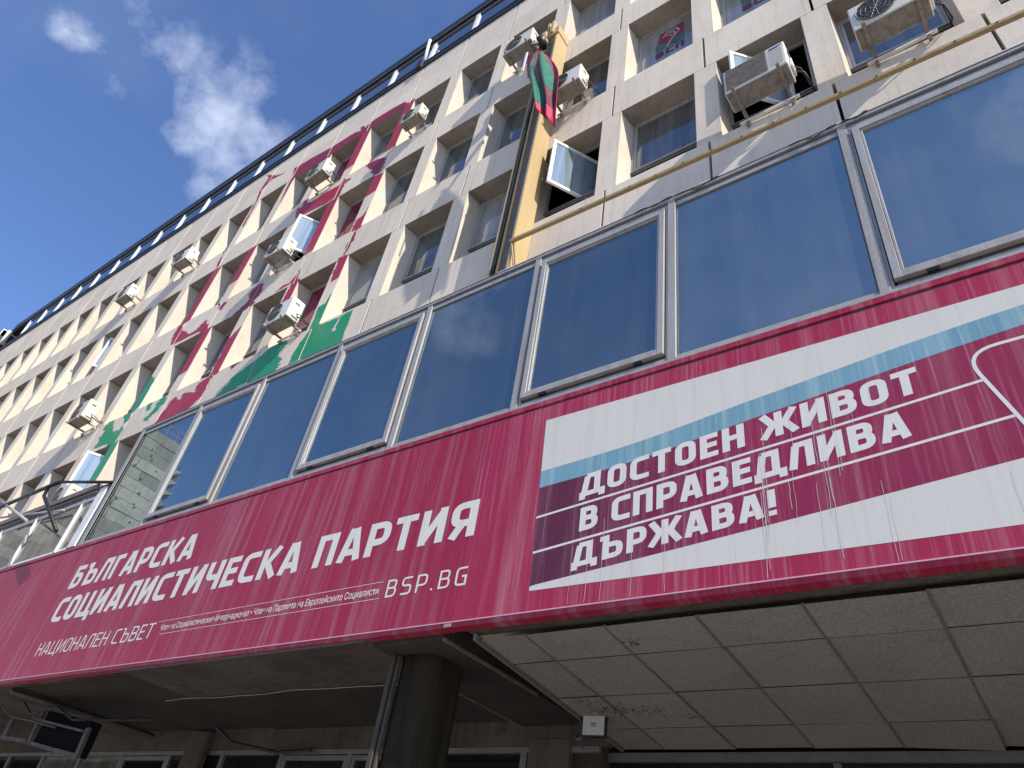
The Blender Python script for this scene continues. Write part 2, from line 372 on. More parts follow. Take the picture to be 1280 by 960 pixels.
# ------------------------------------------------------------------ ribbon of large panes above the banner
YR = -.5
MU = [6.09, 3.94, 1.79, -.37, -2.50, -4.64, -6.77, -8.92, -11.06, -13.25]
MU = [8.2] + MU
for i in range(len(MU)-1):
    xr, xl = MU[i]-.05, MU[i+1]+.05
    op = (i % 2 == 0)            # opening sash or fixed pane, turn about
    if i == 9: op = False
    f = MB()
    mw = .05
    f.box(xl-2*mw-O.x if i == 99 else xl-.10-O.x, xl-O.x, YR-.035, YR+.08, 6.90, 9.79)       # the mullion on its left
    f.box(xl-O.x, xr-O.x, YR-.02, YR+.08, 6.885, 6.955); f.box(xl-O.x, xr-O.x, YR-.02, YR+.08, 9.62, 9.70)
    if op: f.box(xl-O.x, xl+.035-O.x, YR-.012, YR+.07, 6.956, 9.619); f.box(xr-.035-O.x, xr-O.x, YR-.012, YR+.07, 6.956, 9.619)
    w = f.build('window', ALU, bld, .004)
    pn = MB()
    if op:
        s = MB(); s.ring(xl+.045-O.x, xr-.045-O.x, 7.02, 9.60, .075, YR-.055, YR+.01)
        s.ring(xl+.125-O.x, xr-.125-O.x, 7.10, 9.52, .025, YR-.04, YR+.005); s.build('sash', ALU, w, .004)
        pn.poly([(xl+.14-O.x, YR-.012, 7.10), (xr-.14-O.x, YR-.012, 7.10), (xr-.14-O.x, YR-.012, 9.51), (xl+.14-O.x, YR-.012, 9.51)])
        s = MB(); s.box(xl+.06-O.x, xr-.06-O.x, YR+.02, YR+.03, 6.956, 7.05); s.build('weather_strip', ALUD, w)
        s = MB()
        for q in (.18, .82): s.box(xl+(xr-xl)*q-.05-O.x, xl+(xr-xl)*q+.05-O.x, YR-.045, YR-.02, 6.985, 7.018)
        s.build('hinge', BLACK, w)
    else:
        s = MB(); s.ring(xl-O.x, xr-O.x, 6.956, 9.619, .018, YR-.005, YR+.02); s.build('glazing_bead', ALUD, w)
        pn.poly([(xl+.015-O.x, YR+.005, 6.97), (xr-.015-O.x, YR+.005, 6.97), (xr-.015-O.x, YR+.005, 9.61), (xl+.015-O.x, YR+.005, 9.61)])
    p = pn.build('pane', GL_RIB_SKY if i <= 3 else GL_RIB, w)
RX0, RX1 = -13.35, 8.2
bar('window_sill', ALU, RX0, RX1, YR-.06, YR+.1, 6.845, 6.880, bld, .004)
bar('head_flashing', ALUD, RX0, RX1, YR-.03, YR+.1, 9.705, 9.735, bld)
bar('head_flashing', ALU, RX0, RX1, YR-.045, YR+.1, 9.738, 9.782, bld, .003)
m = MB(); m.hexa([(RX0-O.x, YR-.05, 9.785), (RX0-O.x, YR-.05, 9.80), (RX0-O.x, .03, 10.02), (RX0-O.x, .03, 10.0)][::-1], [(RX1-O.x, YR-.05, 9.785), (RX1-O.x, YR-.05, 9.80), (RX1-O.x, .03, 10.02), (RX1-O.x, .03, 10.0)][::-1]); m.build('ribbon_roof', BRONZ, bld)
# upturned flashing clips below each panel joint
cl0 = None
for c in range(CMIN, 8):
    x = (cx(c)-B/2); xx = CAM.x+(x-CAM.x)*.918
    if cl0 is None:
        m = MB(); m.box(-.16, .16, -.035, -.02, 9.80, 9.835); cl0 = m.build('flashing_clip', WHITE, bld); cl0.location = (xx-O.x, YR, 0)
    else: inst(cl0, bld, (xx-O.x, YR, 0))
# sagging sealant strips and cable along the flashing
rng = random.Random(3)
for x0, x1, s in ((-.35, -.9, .03), (.3, -.3, .05), (1.75, 1.2, .05), (2.1, 1.8, .03)):
    pts = [(x0+(x1-x0)*k/8-O.x, YR-.06, 9.79+.02*math.sin(k*1.3)-s*math.sin(math.pi*k/8)) for k in range(9)]
    m = MB(); m.tube(pts, .008, 6); m.build('loose_seal', CABLE, bld)
# left end of the ribbon and the lower strip beyond it
bar('end_post', ALU, -13.35, -13.20, YR-.04, YR+.5, 6.90, 9.79, bld, .004)
bar('end_post', ALUD, -13.56, -13.36, YR+.0, YR+.3, 6.92, 8.5, bld)
bar('end_post', WHITE, -13.90, -13.58, YR-.02, YR+.2, 6.92, 8.36, bld, .005)  # sunlit aluminium post, the sunlight put into its white colour
LX = [-13.90, -14.42, -16.62, -18.5, -20.4, -22.3, -24.2, -26.1, -28.0]
for i in range(len(LX)-1):
    xr, xl = LX[i], LX[i+1]
    f = MB(); f.box(xl-.03-O.x, xl+.02-O.x, YR-.03, YR+.06, 6.91, 8.20); f.box(xl+.03-O.x, xr-.05-O.x, YR, YR+.05, 8.12, 8.2); f.box(xl+.03-O.x, xr-.05-O.x, YR, YR+.05, 6.91, 6.96)
    w = f.build('window', WHITE, bld)
    p = MB(); p.poly([(xl+.03-O.x, YR+.02, 6.96), (xr-.05-O.x, YR+.02, 6.96), (xr-.05-O.x, YR+.02, 8.12), (xl+.03-O.x, YR+.02, 8.12)]); p.build('pane', GL_LOW, w)
bar('fascia', ALUD, LX[-1], -13.92, YR-.03, YR+.1, 8.205, 8.245, bld); bar('fascia', BRONZ, LX[-1], -13.92, YR-.06, YR+.1, 8.248, 8.30, bld)
bar('fascia', ALUD, LX[-1], -13.92, YR-.03, YR+.1, 8.303, 8.335, bld); bar('fascia', BRONZ, LX[-1], -13.92, YR-.09, YR+.1, 8.338, 8.46, bld)
m = MB(); m.box(LX[-1]-O.x, -13.92-O.x, YR+.1, .03, 8.34, 8.40); m.build('strip_roof', BRONZ, bld)

# ------------------------------------------------------------------ vinyl mural remnants on the facade
MURAL=[
  ('purple',0.03,[(-14.3,20.65),(-14.67,21.7),(-14.55,21.63),(-13.81,21.59),(-12.84,21.42),(-12.7,21.38),(-11.53,21.35),(-11.23,21.16),(-11.25,21.31),(-11.3,21.33),(-11.28,21.46),(-11.11,21.38),(-11.03,21.16),(-10.92,21.27),(-10.67,21.36),(-9.9,21.32),(-9.35,21.22),(-9.02,20.84),(-9.0,20.5),(-10.71,20.84),(-12.36,20.55)]),
  ('purple',0.05,[(-9.91,18.25),(-9.82,18.33),(-9.58,18.32),(-8.99,18.02),(-8.96,17.55),(-8.95,17.31),(-9.27,17.36),(-9.39,17.63),(-9.6,17.95)]),
  ('crimson',0.02,[(-9.26,17.28),(-8.75,17.2),(-8.7,16.91),(-8.74,16.41),(-9.2,16.36)]),
  ('crimson',0.05,[(-8.78,15.73),(-8.9,15.48),(-9.11,15.37),(-9.15,14.98),(-8.97,14.83),(-8.85,14.88),(-8.78,14.93),(-8.71,15.2),(-8.63,15.51)]),
  ('purple',0.03,[(-8.96,14.81),(-8.99,14.6),(-9.01,14.5),(-9.1,14.29),(-8.99,14.19),(-9.04,13.92),(-8.93,13.89),(-8.94,14.16),(-8.87,14.49),(-8.88,14.68)]),
  ('crimson',0.03,[(-9.15,13.95),(-9.01,13.95),(-8.68,13.85),(-8.66,13.18),(-8.74,13.11),(-9.1,13.04)]),
  ('green',0.02,[(-8.71,12.62),(-8.86,12.52),(-8.91,12.3),(-9.13,12.27),(-9.07,11.54),(-8.75,11.55),(-8.71,12.1)]),
  ('green',0.02,[(-7.73,11.55),(-8.09,11.53),(-8.08,11.09),(-8.23,11.13),(-8.11,11.51),(-8.75,11.55),(-9.08,11.56),(-9.17,11.35),(-9.3,11.08),(-9.33,10.75),(-9.32,10.5),(-8.46,10.52),(-7.7,10.54),(-7.73,11.02)]),
  ('green',0.015,[(-7.73,11.55),(-7.73,11.02),(-7.7,10.54),(-8.14,10.53),(-8.23,11.13),(-8.06,11.08),(-7.99,11.51)]),
  ('green',0.06,[(-11.99,10.55),(-11.78,10.79),(-11.54,10.94),(-11.56,11.08),(-10.97,11.29),(-10.49,11.55),(-9.87,11.59),(-9.78,11.42),(-9.97,11.21),(-9.71,10.96),(-9.78,10.58),(-10.77,10.52)]),
  ('crimson',0.05,[(-12.61,17.59),(-12.8,18.25),(-12.54,18.12),(-12.54,18.42),(-12.15,18.06),(-11.61,18.14),(-11.03,18.08),(-10.85,18.05),(-10.79,18.3),(-10.35,17.99),(-10.49,17.96),(-10.62,17.94),(-10.61,17.32),(-10.84,17.43),(-11.15,17.38)]),
  ('crimson',0.03,[(-10.79,14.42),(-10.7,14.04),(-10.75,13.99),(-11.04,13.96),(-11.49,13.92),(-11.29,14.07),(-10.99,14.01)]),
  ('crimson',0.02,[(-10.54,13.94),(-10.52,13.38),(-10.46,13.1),(-10.94,13.21),(-10.89,13.81),(-10.86,14.05)]),
  ('purple',0.05,[(-12.64,14.84),(-12.45,14.71),(-12.31,14.29),(-12.45,14.09),(-12.41,13.96),(-12.77,13.84),(-13.39,13.86),(-13.05,14.03),(-12.83,14.23),(-12.9,14.5),(-12.89,14.71)]),
  ('purple',0.03,[(-14.7,15.04),(-14.43,14.85),(-14.21,14.87),(-14.08,14.71),(-14.19,14.52),(-14.43,14.71)]),
  ('purple',0.02,[(-16.64,18.5),(-16.34,18.45),(-16.46,18.22),(-16.25,17.44),(-16.43,17.5),(-16.5,18.19)]),
  ('crimson',0.02,[(-16.78,22.81),(-15.91,22.15),(-15.17,21.8),(-15.75,21.95),(-16.06,22.01),(-16.33,21.69),(-16.41,21.66),(-16.23,20.92),(-16.11,19.33),(-16.26,19.47),(-16.31,20.86),(-16.56,21.67),(-16.5,22.05),(-16.45,22.41)]),
  ('crimson',0.01,[(-14.34,20.93),(-14.44,20.84),(-14.27,19.48),(-14.17,19.39),(-14.26,20.68)]),
  ('crimson',0.06,[(-16.68,15.93),(-16.37,15.14),(-16.36,14.84),(-15.98,14.47),(-15.44,14.14),(-15.15,14.15),(-15.06,14.29),(-14.85,14.44),(-14.32,13.84),(-14.24,13.65),(-14.85,13.99),(-16.21,14.03),(-16.36,14.05),(-16.58,14.44),(-16.58,14.85),(-16.73,15.13),(-16.89,15.85)]),
  ('crimson',0.03,[(-12.36,13.17),(-12.48,13.1),(-12.69,12.89),(-12.79,12.83),(-12.75,11.83),(-12.73,11.44),(-12.82,11.1),(-12.71,10.81),(-12.56,10.95),(-12.58,11.51),(-12.39,11.54),(-12.38,11.82)]),
  ('crimson',0.05,[(-12.79,11.59),(-13.17,11.47),(-13.1,11.19),(-13.69,11.36),(-13.72,11.12),(-14.04,11.37),(-14.22,11.25),(-14.28,10.98),(-14.42,10.61),(-13.06,10.63),(-12.62,10.86)]),
  ('purple',0.03,[(-11.9,11.64),(-11.48,11.6),(-11.6,11.53),(-11.8,11.43)]),
  ('green',0.03,[(-16.61,12.98),(-16.09,12.75),(-15.93,11.75),(-16.14,11.64),(-16.28,11.52),(-16.18,11.29),(-16.38,11.23),(-16.69,11.58),(-16.6,11.83)]),
  ('green',0.05,[(-17.2,11.69),(-17.09,11.4),(-16.78,11.09),(-16.39,11.02),(-16.33,11.23),(-16.17,10.89),(-16.2,10.68),(-16.35,10.65),(-17.4,10.7),(-17.48,11.31),(-17.57,11.68)]),
  ('green',0.06,[(-14.75,11.64),(-14.52,11.32),(-14.82,11.09),(-14.91,10.87),(-15.2,11.05),(-15.01,11.22),(-14.99,11.54)]),
  ('green',0.03,[(-15.51,11.65),(-15.32,11.65),(-15.19,11.33),(-15.4,11.36)]),
  ('green',0.02,[(-16.72,10.73),(-16.09,10.61),(-15.94,10.11),(-16.04,9.37),(-16.47,9.46),(-16.43,10.2)]),
]
VIN = {}
for nm, c, d in (('crimson', (.36, .020, .045), (.22, .02, .045)), ('purple', (.24, .010, .036), (.18, .010, .03)), ('green', (.015, .26, .115), (.018, .17, .085))):
    VIN[nm] = flatm('vinyl_'+nm, c, .5, 0, .12, 1.6, d)
mural = empty('vinyl_mural', (-12, 0, 14)); tag(mural, 'torn crimson, purple and green vinyl mural peeling off the concrete facade', 'mural')
def solid(z):            # openings at this height -> list of x intervals that are wall
    for k in 'ABCR':
        if SILL[k] < z < HEAD[k]-.002: return True
    return False
def paint(col, rag, pts, seed, parent=mural, name='vinyl_patch', y=-.0024):
    y -= .00012*(seed % 40)
    m = MB(); z0 = min(p[1] for p in pts); z1 = max(p[1] for p in pts); dz = .018; z = z0+dz/2; n = len(pts)
    while z < z1:
        xs = []
        for i in range(n):
            (xa, za), (xb, zb) = pts[i], pts[(i+1) % n]
            if (za <= z) != (zb <= z): xs.append(xa+(z-za)/(zb-za)*(xb-xa))
        xs.sort()
        for k in range(0, len(xs)-1, 2):
            j0 = rag*2.0*(noise.noise((seed*7.3, z*6, 0)) + .9*noise.noise((seed*3.1, z*22, 3)) + .5*noise.noise((seed*1.1, z*55, 3)))
            j1 = rag*2.0*(noise.noise((seed*5.7, z*6, 9)) + .9*noise.noise((seed*2.1, z*22, 5)) + .5*noise.noise((seed*4.1, z*55, 5)))
            a, b = xs[k]+j0, xs[k+1]+j1
            segs = [(a, b)]
            if solid(z):
                segs = []
                for c in range(3, 14):
                    pc = cx(c)-B/2; lo, hi = max(a, pc-.192), min(b, pc+.192)
                    if hi-lo > .004: segs.append((lo, hi))
            for lo, hi in segs:
                # the joints between panels stay open
                if not solid(z):
                    cuts = [lo]
                    for c in range(3, 14):
                        pc = cx(c)-B/2
                        if lo < pc-.022 and hi > pc+.022: cuts += [pc+.022, pc-.022]
                    cuts = sorted(cuts+[hi]); 
                    for q in range(0, len(cuts)-1, 2):
                        if cuts[q+1]-cuts[q] > .004: m.poly([(cuts[q], y, z-dz/2), (cuts[q+1], y, z-dz/2), (cuts[q+1], y, z+dz/2), (cuts[q], y, z+dz/2)])
                else: m.poly([(lo, y, z-dz/2), (hi, y, z-dz/2), (hi, y, z+dz/2), (lo, y, z+dz/2)])
        z += dz
    if m.v:
        o = m.build(name, VIN[col], parent); o.location = (12, 0, -14); return o
for i, (col, rag, pts) in enumerate(MURAL): paint(col, rag, pts, i+1)
# full-height strips on piers: (row, pier left of bay c, z bottom, z top)
for i, (row, c, za, zb, col) in enumerate([('C', 6, 18.86, 20.86, 'crimson'), ('C', 5, 18.40, 20.95, 'crimson'), ('B', 6, 15.02, 17.36, 'crimson'), ('B', 8, 15.75, 17.36, 'crimson'),
        ('B', 9, 14.9, 17.36, 'crimson'), ('A', 8, 12.25, 13.9, 'crimson')]):
    x = cx(c)-B/2
    x = cx(c)+B/2 if False else cx(c)-B/2
    paint(col, .012, [(x-.19, za), (x+.19, za+.06), (x+.19, zb), (x-.19, zb)], 60+i)

# ------------------------------------------------------------------ air conditioners
def make_ac(style=0):
    root = empty('air_conditioner')
    w, h, y0, y1 = .84, .58, -.50, -.17
    b = MB(); b.box(0, w, y0, y1, 0, h); c = b.build('casing', ACW, root, .018)
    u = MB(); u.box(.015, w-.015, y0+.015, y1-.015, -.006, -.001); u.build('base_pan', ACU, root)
    # fan grille on the front
    f = MB(); n = 28; cxx, czz, r = .31, .30, .235
    if style == 1:
        f.box(.03, .60, y0-.006, y0-.002, .04, h-.03, 0); 
        for k in range(14): f.box(.04, .59, y0-.012, y0-.006, .06+k*.036, .066+k*.036, 1)
    else:
        f.poly([(cxx+r*math.cos(2*math.pi*k/n), y0-.004, czz+r*math.sin(2*math.pi*k/n)) for k in range(n)])
        for rr_ in (.235, .18, .12, .06):
            f.tube([(cxx+rr_*math.cos(2*math.pi*k/n), y0-.014, czz+rr_*math.sin(2*math.pi*k/n)) for k in range(n+1)], .004 if rr_ < .2 else .009, 5, 1, False)
        for k in range(8): a = math.pi*k/8; f.tube([(cxx-r*math.cos(a), y0-.012, czz-r*math.sin(a)), (cxx+r*math.cos(a), y0-.012, czz+r*math.sin(a))], .003, 4, 1, False)
    gm = f.build('fan_grille', [ACU if style == 1 else GRILL, GRW if style != 1 else ACU], root)
    if style == 1:
        l = MB()
        for k in range(9): l.box(.63, .80, y0-.007, y0-.002, .08+k*.045, .098+k*.045)
        l.build('louvre', ACW, root)
        l = MB(); l.box(.64, .81, y0-.006, y0-.002, .512, .527); l.box(.64, .77, y0-.006, y0-.002, .488, .497); l.build('label', VIN['blue'], root)
    # side handle, valve cover and pipe
    s = MB(); s.box(w+.001, w+.035, y0+.10, y1-.05, .06, .26); s.build('valve_cover', ACW, root, .01)
    s = MB(); s.box(w+.001, w+.012, y0+.10, y1-.12, .42, .46); s.build('side_handle', ACU, root)
    rr = random.Random(style+4)
    s = MB(); s.tube([(w+.03, y1-.10, .12), (w+.12, y1-.06, .05), (w+.16, -.05, .0), (w+.14, .05, .06), (w+.15, .27, .14)], .014, 7)
    s.tube([(w+.03, y1-.14, .16), (w+.10, y1-.08, .14), (w+.13, -.06, .05), (w+.17, .26, .16)], .010, 6); s.build('pipe', CABLE, root)
    # two steel brackets: arm under the casing, upright on the wall, brace bar
    for xb in (.10, .70):
        s = MB(); s.box(xb, xb+.045, y0-.06, -.004, -.045, -.008); s.box(xb+.003, xb+.042, -.045, -.003, -.20, -.046)
        s.build('bracket', STEEL, root)
    s = MB(); s.box(.02, .82, -.050, -.010, -.10, -.065); s.build('bracket_bar', WHITE, root)
    return root
VIN['blue'] = flatm('label_blue', (.05, .09, .30), .5)
acs = [make_ac(0), make_ac(1)]
def copy_tree(o, parent=None):
    c = o.copy(); COL.objects.link(c); c.parent = parent
    for ch in o.children: copy_tree(ch, c)
    return c
ACL = [ # row, x, style, scale, label
 ('A', .48, 1, 1.08, 'large dirty white air conditioner with grey front panel and blue label, under an open window'),
 ('A', 2.24, 0, 1.06, 'white air conditioner with big round black fan, nearest the top right corner, above ochre rail'),
 ('B', -3.12, 0, .95, 'white air conditioner half hidden behind the flag, on the right of the ochre pylon'),
 ('C', -4.80, 0, 1.0, 'white air conditioner just left of the ochre pylon top'),
 ('C', -8.28, 0, .85, 'small white air conditioner with side grille beside the crimson strip, below the attic'),
 ('C', -12.05, 0, 1.0, 'white air conditioner with dangling cables under the purple vinyl band'),
 ('B', -12.10, 0, .95, 'white air conditioner in front of the opened window with the blue glass'),
 ('A', -10.18, 0, 1.0, 'white air conditioner with round fan above the green vinyl patch'),
 ('C', -19.00, 0, 1.0, 'white air conditioner in the top window row, third one from the broken roof end'),
 ('C', -22.70, 0, 1.0, 'white air conditioner high on the facade, farthest one in the top window row'),
 ('A', -19.00, 0, 1.05, 'white air conditioner casting a long shadow, left of the green vinyl strip'),
 ('R', -16.75, 0, .9, 'white air conditioner low behind the black pipe frame, by the open white casement'),
]
used = set()
for row, x, st, sc_, lab in ACL:
    a = acs[st]
    if st in used: a = copy_tree(acs[st])
    used.add(st)
    a.location = (x, 0, SILL[row]+.09 if row != 'R' else 8.52); a.scale = (sc_, sc_, sc_)
    a.rotation_euler = (0, R(random.uniform(-.8, .8)), R(random.uniform(-2, 2)))
    tag(a, lab, 'air conditioner', 'air conditioners on the facade')

# ------------------------------------------------------------------ ochre pylon, flag, rail
py = empty('ochre_pylon', (-3.4, 0, 9.8)); tag(py, 'tall ochre metal pylon with a black cable channel running up the facade', 'pylon')
def pbox(name, mt, x0, x1, y0, y1, z0, z1, bev=.006):
    m = MB(); m.box(x0+3.4, x1+3.4, y0, y1, z0-9.8, z1-9.8); return m.build(name, mt, py, bev)
PLAN = [(-3.21, -.004), (-3.21, -.38), (-3.30, -.38), (-3.50, -.25), (-3.72, -.23), (-3.72, -.004)]
m = MB(); m.hexa([(a+3.4, b, .04) for a, b in PLAN][::-1], [(a+3.4, b, 8.28) for a, b in PLAN][::-1]); m.build('casing', OCH, py, .005)
pbox('corner_flange', OCH, -3.250, -3.200, -.425, -.382, 9.80, 17.95)
pbox('recess_shade', ALUD, -3.40, -3.30, -.375, -.30, 9.80, 17.95)  # solid dark strip standing in for the shadow between the ochre faces
pbox('front_strip', OCH, -3.573, -3.517, -.31, -.24, 9.80, 17.90)
pbox('cable_channel', BLACK, -3.690, -3.578, -.305, -.22, 9.80, 17.7)
pbox('edge_strip', OCH, -3.735, -3.694, -.31, -.20, 9.80, 17.5)
m = MB(); rr = random.Random(9)
for k in range(3):
    m.tube([(-3.66+k*.025+3.4, -.316+.006*math.sin(z*.7+k), z-9.8) for z in [9.85+.35*q for q in range(22)]], .009, 6)
m.build('cable', CABLE, py)
pbox('cap', OCH, -3.52, -3.20, -.41, -.004, 18.12, 18.42)
pbox('cap', OCH, -3.62, -3.50, -.50, -.30, 17.95, 18.30)
pbox('top_fin', OCH, -3.56, -3.50, -.42, -.02, 18.1, 18.85)
pbox('top_fin', OCH, -3.42, -3.34, -.46, -.34, 18.2, 18.75)
m = MB(); m.tube([(-3.60+3.4, -.55, 7.85), (-3.46+3.4, -.50, 7.90)], .16, 14); m.build('pulley_housing', BLACK, py)
m = MB(); m.tube([(-3.50+3.4, -.45, 8.3), (-3.56+3.4, -.62, 7.75), (-3.58+3.4, -.80, 7.35)], .035, 8); m.build('flag_socket', ALUD, py)

flag = empty('flag', (-3.45, -.7, 17.2)); tag(flag, 'limp green flag with crimson border hanging from the ochre pylon', 'flag')
FGR = flatm('flag_green', (.012, .13, .085), .8, 0, .15, 3); FRD = flatm('flag_red', (.42, .022, .07), .8, 0, .12, 3); FGY = flatm('flag_grey', (.12, .11, .105), .85, 0, .2, 3)
FRW = flatm('flag_wine', (.13, .03, .04), .85, 0, .2, 3)
# flag cloth: outline widths measured per height, folded in depth
FR = [(-3.38, -3.259, 16.734, 16.605), (-3.546, -3.045, 16.731, 16.203), (-3.626, -2.853, 16.566, 15.767), (-3.624, -2.72, 16.286, 15.369), (-3.574, -2.644, 15.964, 15.04), (-3.491, -2.602, 15.617, 14.752), (-3.364, -2.57, 15.238, 14.481), (-3.248, -2.546, 14.849, 14.195), (-3.158, -2.523, 14.496, 13.917), (-3.083, -2.509, 14.165, 13.655), (-3.0, -2.459, 13.78, 12.95)]
NS, NT = 34, 44
def fl(s, t):
    q = t*(len(FR)-1); k = min(int(q), len(FR)-2); a = q-k
    xl, xr, zl, zr = [FR[k][j]*(1-a)+FR[k+1][j]*a for j in range(4)]
    x = xl+(xr-xl)*s; z = zl+(zr-zl)*s
    if t > .9: z += (t-.9)*1.6*math.sin(s*math.pi)*.9
    env = min(1, t*3)
    y = -.75 + env*(.085*math.sin(s*15+1.2*math.sin(t*3))*(.4+.6*t) + .05*math.sin(s*7+t*4)) - .10*math.sin(math.pi*s)*env
    return Vector((x+3.45, y+.7, z-17.2))
def cloth(name, mt, s0, s1, t0, t1, dy=0):
    m = MB(); idx = {}
    a0, a1 = int(round(s0*NS)), int(round(s1*NS)); b0, b1 = int(round(t0*NT)), int(round(t1*NT))
    for i in range(a0, a1+1):
        for j in range(b0, b1+1): idx[i, j] = len(m.v); p = fl(i/NS, j/NT); m.v.append((p.x, p.y, p.z))
    for i in range(a0, a1):
        for j in range(b0, b1): m.f.append((idx[i, j], idx[i, j+1], idx[i+1, j+1], idx[i+1, j])); m.m.append(0); m.sm.append(True)
    o = m.build(name, mt, flag); s = o.modifiers.new('t', 'SOLIDIFY'); s.thickness = .006; return o
cloth('border', FRD, 0, 1, 0, .07)
cloth('border', FRD, 0, .15, .07, .42)
cloth('field', FGR, .15, .27, .07, .55); cloth('grey_fold', FGY, .27, .36, .07, .38); cloth('field', FGR, .27, .36, .38, .92); cloth('grey_fold', FGY, .36, .50, .07, .60)  # dark grey bands set within the green field
cloth('field', FGR, .36, .50, .60, .92)
cloth('wine_fold', FRW, .50, .62, .07, .92); cloth('field', FGR, .62, .85, .07, .66); cloth('wine_fold', FRW, .62, .85, .66, .92); cloth('border', FRD, .85, 1, .07, 1.0)
cloth('field', FGR, 0, .15, .42, .55) if False else None
cloth('border', FRD, .15, .85, .92, 1.0)
cloth('field', FGR, .15, .27, .55, .92)
m = MB(); m.tube([(-.05, .22, .05), (.12, .02, -.40), (.2, -.06, -.62)], [.05, .03, .02], 8); m.build('flag_finial', ALUD, flag)
m = MB(); m.box(-.12, -.07, -.17, -.15, -1.35, -.55); m.build('pole_strip', WHITE, flag)

rail = MB()
def rb(x): return 10.69-(x+3.26)*.0235
xs = [-3.26, 0, 3.5, 8.0]
for a, b in ((-3.26, 8.0),):
    za, zb = rb(a), rb(b)
    rail.hexa([(a, -.46, za-.045), (a, -.40, za-.045), (b, -.40, zb-.045), (b, -.46, zb-.045)], [(a, -.46, za+.015), (a, -.40, za+.015), (b, -.40, zb+.015), (b, -.46, zb+.015)])
r0 = empty('ochre_rail', (0, 0, 10.5)); tag(r0, 'thin ochre steel rail running from the pylon to the right edge above the big panes', 'rail')
o = rail.build('beam', OCHR, r0, .004); o.location = (0, 0, -10.5)
m = MB(); m.tube([(-3.235, -.43, 10.66), (-3.05, -.42, 9.83)], .016, 8); o = m.build('strut', OCHR, r0); o.location = (0, 0, -10.5)
bolt = None
for x in [-1.9+.42*k for k in range(14)]:
    if bolt is None:
        m = MB(); m.tube([(0, -.468, 0), (0, -.46, 0)], .012, 8); bolt = m.build('bolt', BLACK, r0); bolt.location = (x, 0, rb(x)-.015-10.5)
    else: inst(bolt, r0, (x, 0, rb(x)-.015-10.5))

# ------------------------------------------------------------------ black pipe frame at the left end
pf = empty('pipe_frame', (-15.3, -.9, 8.6)); tag(pf, 'black steel pipe frame jutting out beside the left end of the ribbon windows', 'pipe frame')
def ptube(name, mt, pts, r):
    m = MB(); m.tube([(x+15.3, y+.9, z-8.6) for x, y, z in pts], r, 8); m.build(name, mt, pf)
ptube('pipe', BLACK, [(-19.2, -.9, 8.60), (-15.9, -.9, 8.64), (-15.305, -.9, 8.633)], .045)
ptube('pipe', BLACK, [(-15.305, -.9, 8.633), (-13.34, -.5, 8.40)], .035)
ptube('pipe', BLACK, [(-15.85, -.9, 8.62), (-15.77, -.9, 8.365), (-13.78, -.9, 7.1)], .04)
ptube('pipe', BLACK, [(-14.87, -.5, 8.43), (-13.56, -.5, 8.38), (-13.3, -.5, 8.30)], .035)
ptube('brace', ALU, [(-18.782, -.9, 8.909), (-15.851, -.9, 7.734)], .035)
ptube('brace', ALU, [(-18.4, -.75, 8.40), (-15.0, -.6, 8.0)], .025)

# ------------------------------------------------------------------ the banner sign
YB = -.62
ban = empty('banner_sign', (-5, YB, 4.1)); tag(ban, 'long magenta party banner sign with white lettering across the whole facade', 'sign')
BL = (5, -YB, -4.1)
def streaked(name, base, dirt, amt, fine, hue2=None, wash=(.42, .30, .34), grad=None):
    m, t, b = mat(name, base, .55, 0, .35)
    s1 = nse(t, pos(t, 8, 1, .30), 1.0, 7, .68); s2 = nse(t, pos(t, 42, 1, .8), 1.0, 4, .6); s3 = nse(t, pos(t, .55, 1, .5), 1.0, 3)
    c = base
    if grad:
        gx = N(t, 'ShaderNodeSeparateXYZ'); g = N(t, 'ShaderNodeNewGeometry'); L(t, g.outputs['Position'], gx.inputs[0])
        c = mixc(t, ramp(t, gx.outputs[0], grad[1], grad[2]), grad[0], base)
    c = mixc(t, M_(t, 'MULTIPLY', ramp(t, s1, .47, .72), amt), c, wash)
    c = mixc(t, M_(t, 'MULTIPLY', ramp(t, s2, .54, .85), fine), c, wash)
    c = mixc(t, M_(t, 'MULTIPLY', ramp(t, s2, .47, .25), fine*.5), c, dirt)
    c = mixc(t, ramp(t, s3, .35, .75, 0, .35), c, hue2 or base)
    L(t, c, b.inputs['Base Color']); L(t, ramp(t, s1, .3, .8, .42, .7), b.inputs['Roughness']); bump(t, b, s2, .08, .003)
    return m
MAG = streaked('magenta_vinyl', (.32, .011, .042), (.13, .006, .022), .62, .40, (.25, .018, .052), (.40, .21, .25))
MAGR = streaked('magenta_ribbed', (.35, .018, .060), (.15, .010, .035), .45, .80, (.29, .022, .062), (.50, .25, .29))
PWH = streaked('banner_white', (.63, .60, .54), (.40, .38, .34), .45, .55, (.58, .55, .49), (.50, .47, .42))
PBL = streaked('banner_blue', (.15, .30, .36), (.07, .18, .24), .55, .8, (.24, .42, .50), (.42, .53, .55))
PPU = streaked('banner_plum', (.27, .018, .062), (.06, .010, .03), .30, .75, (.23, .018, .058), (.45, .25, .29), grad=((.085, .018, .040), -1.5, .4))
LETW, _t, _b = mat('lettering_white', (.68, .65, .59), .55, 0, .3)
_c = mixc(_t, ramp(_t, nse(_t, pos(_t, 30, 1, .8), 1, 4), .5, .8, 0, .45), (.68, .65, .59), (.50, .45, .43)); L(_t, _c, _b.inputs['Base Color'])
BX0, BX1 = -34.0, 8.2
ZB, ZT = 4.175, 6.675
def bb(name, mt, x0, x1, y0, y1, z0, z1, bev=0):
    m = MB(); m.box(x0, x1, y0, y1, z0, z1); o = m.build(name, mt, ban, bev); o.location = BL; return o
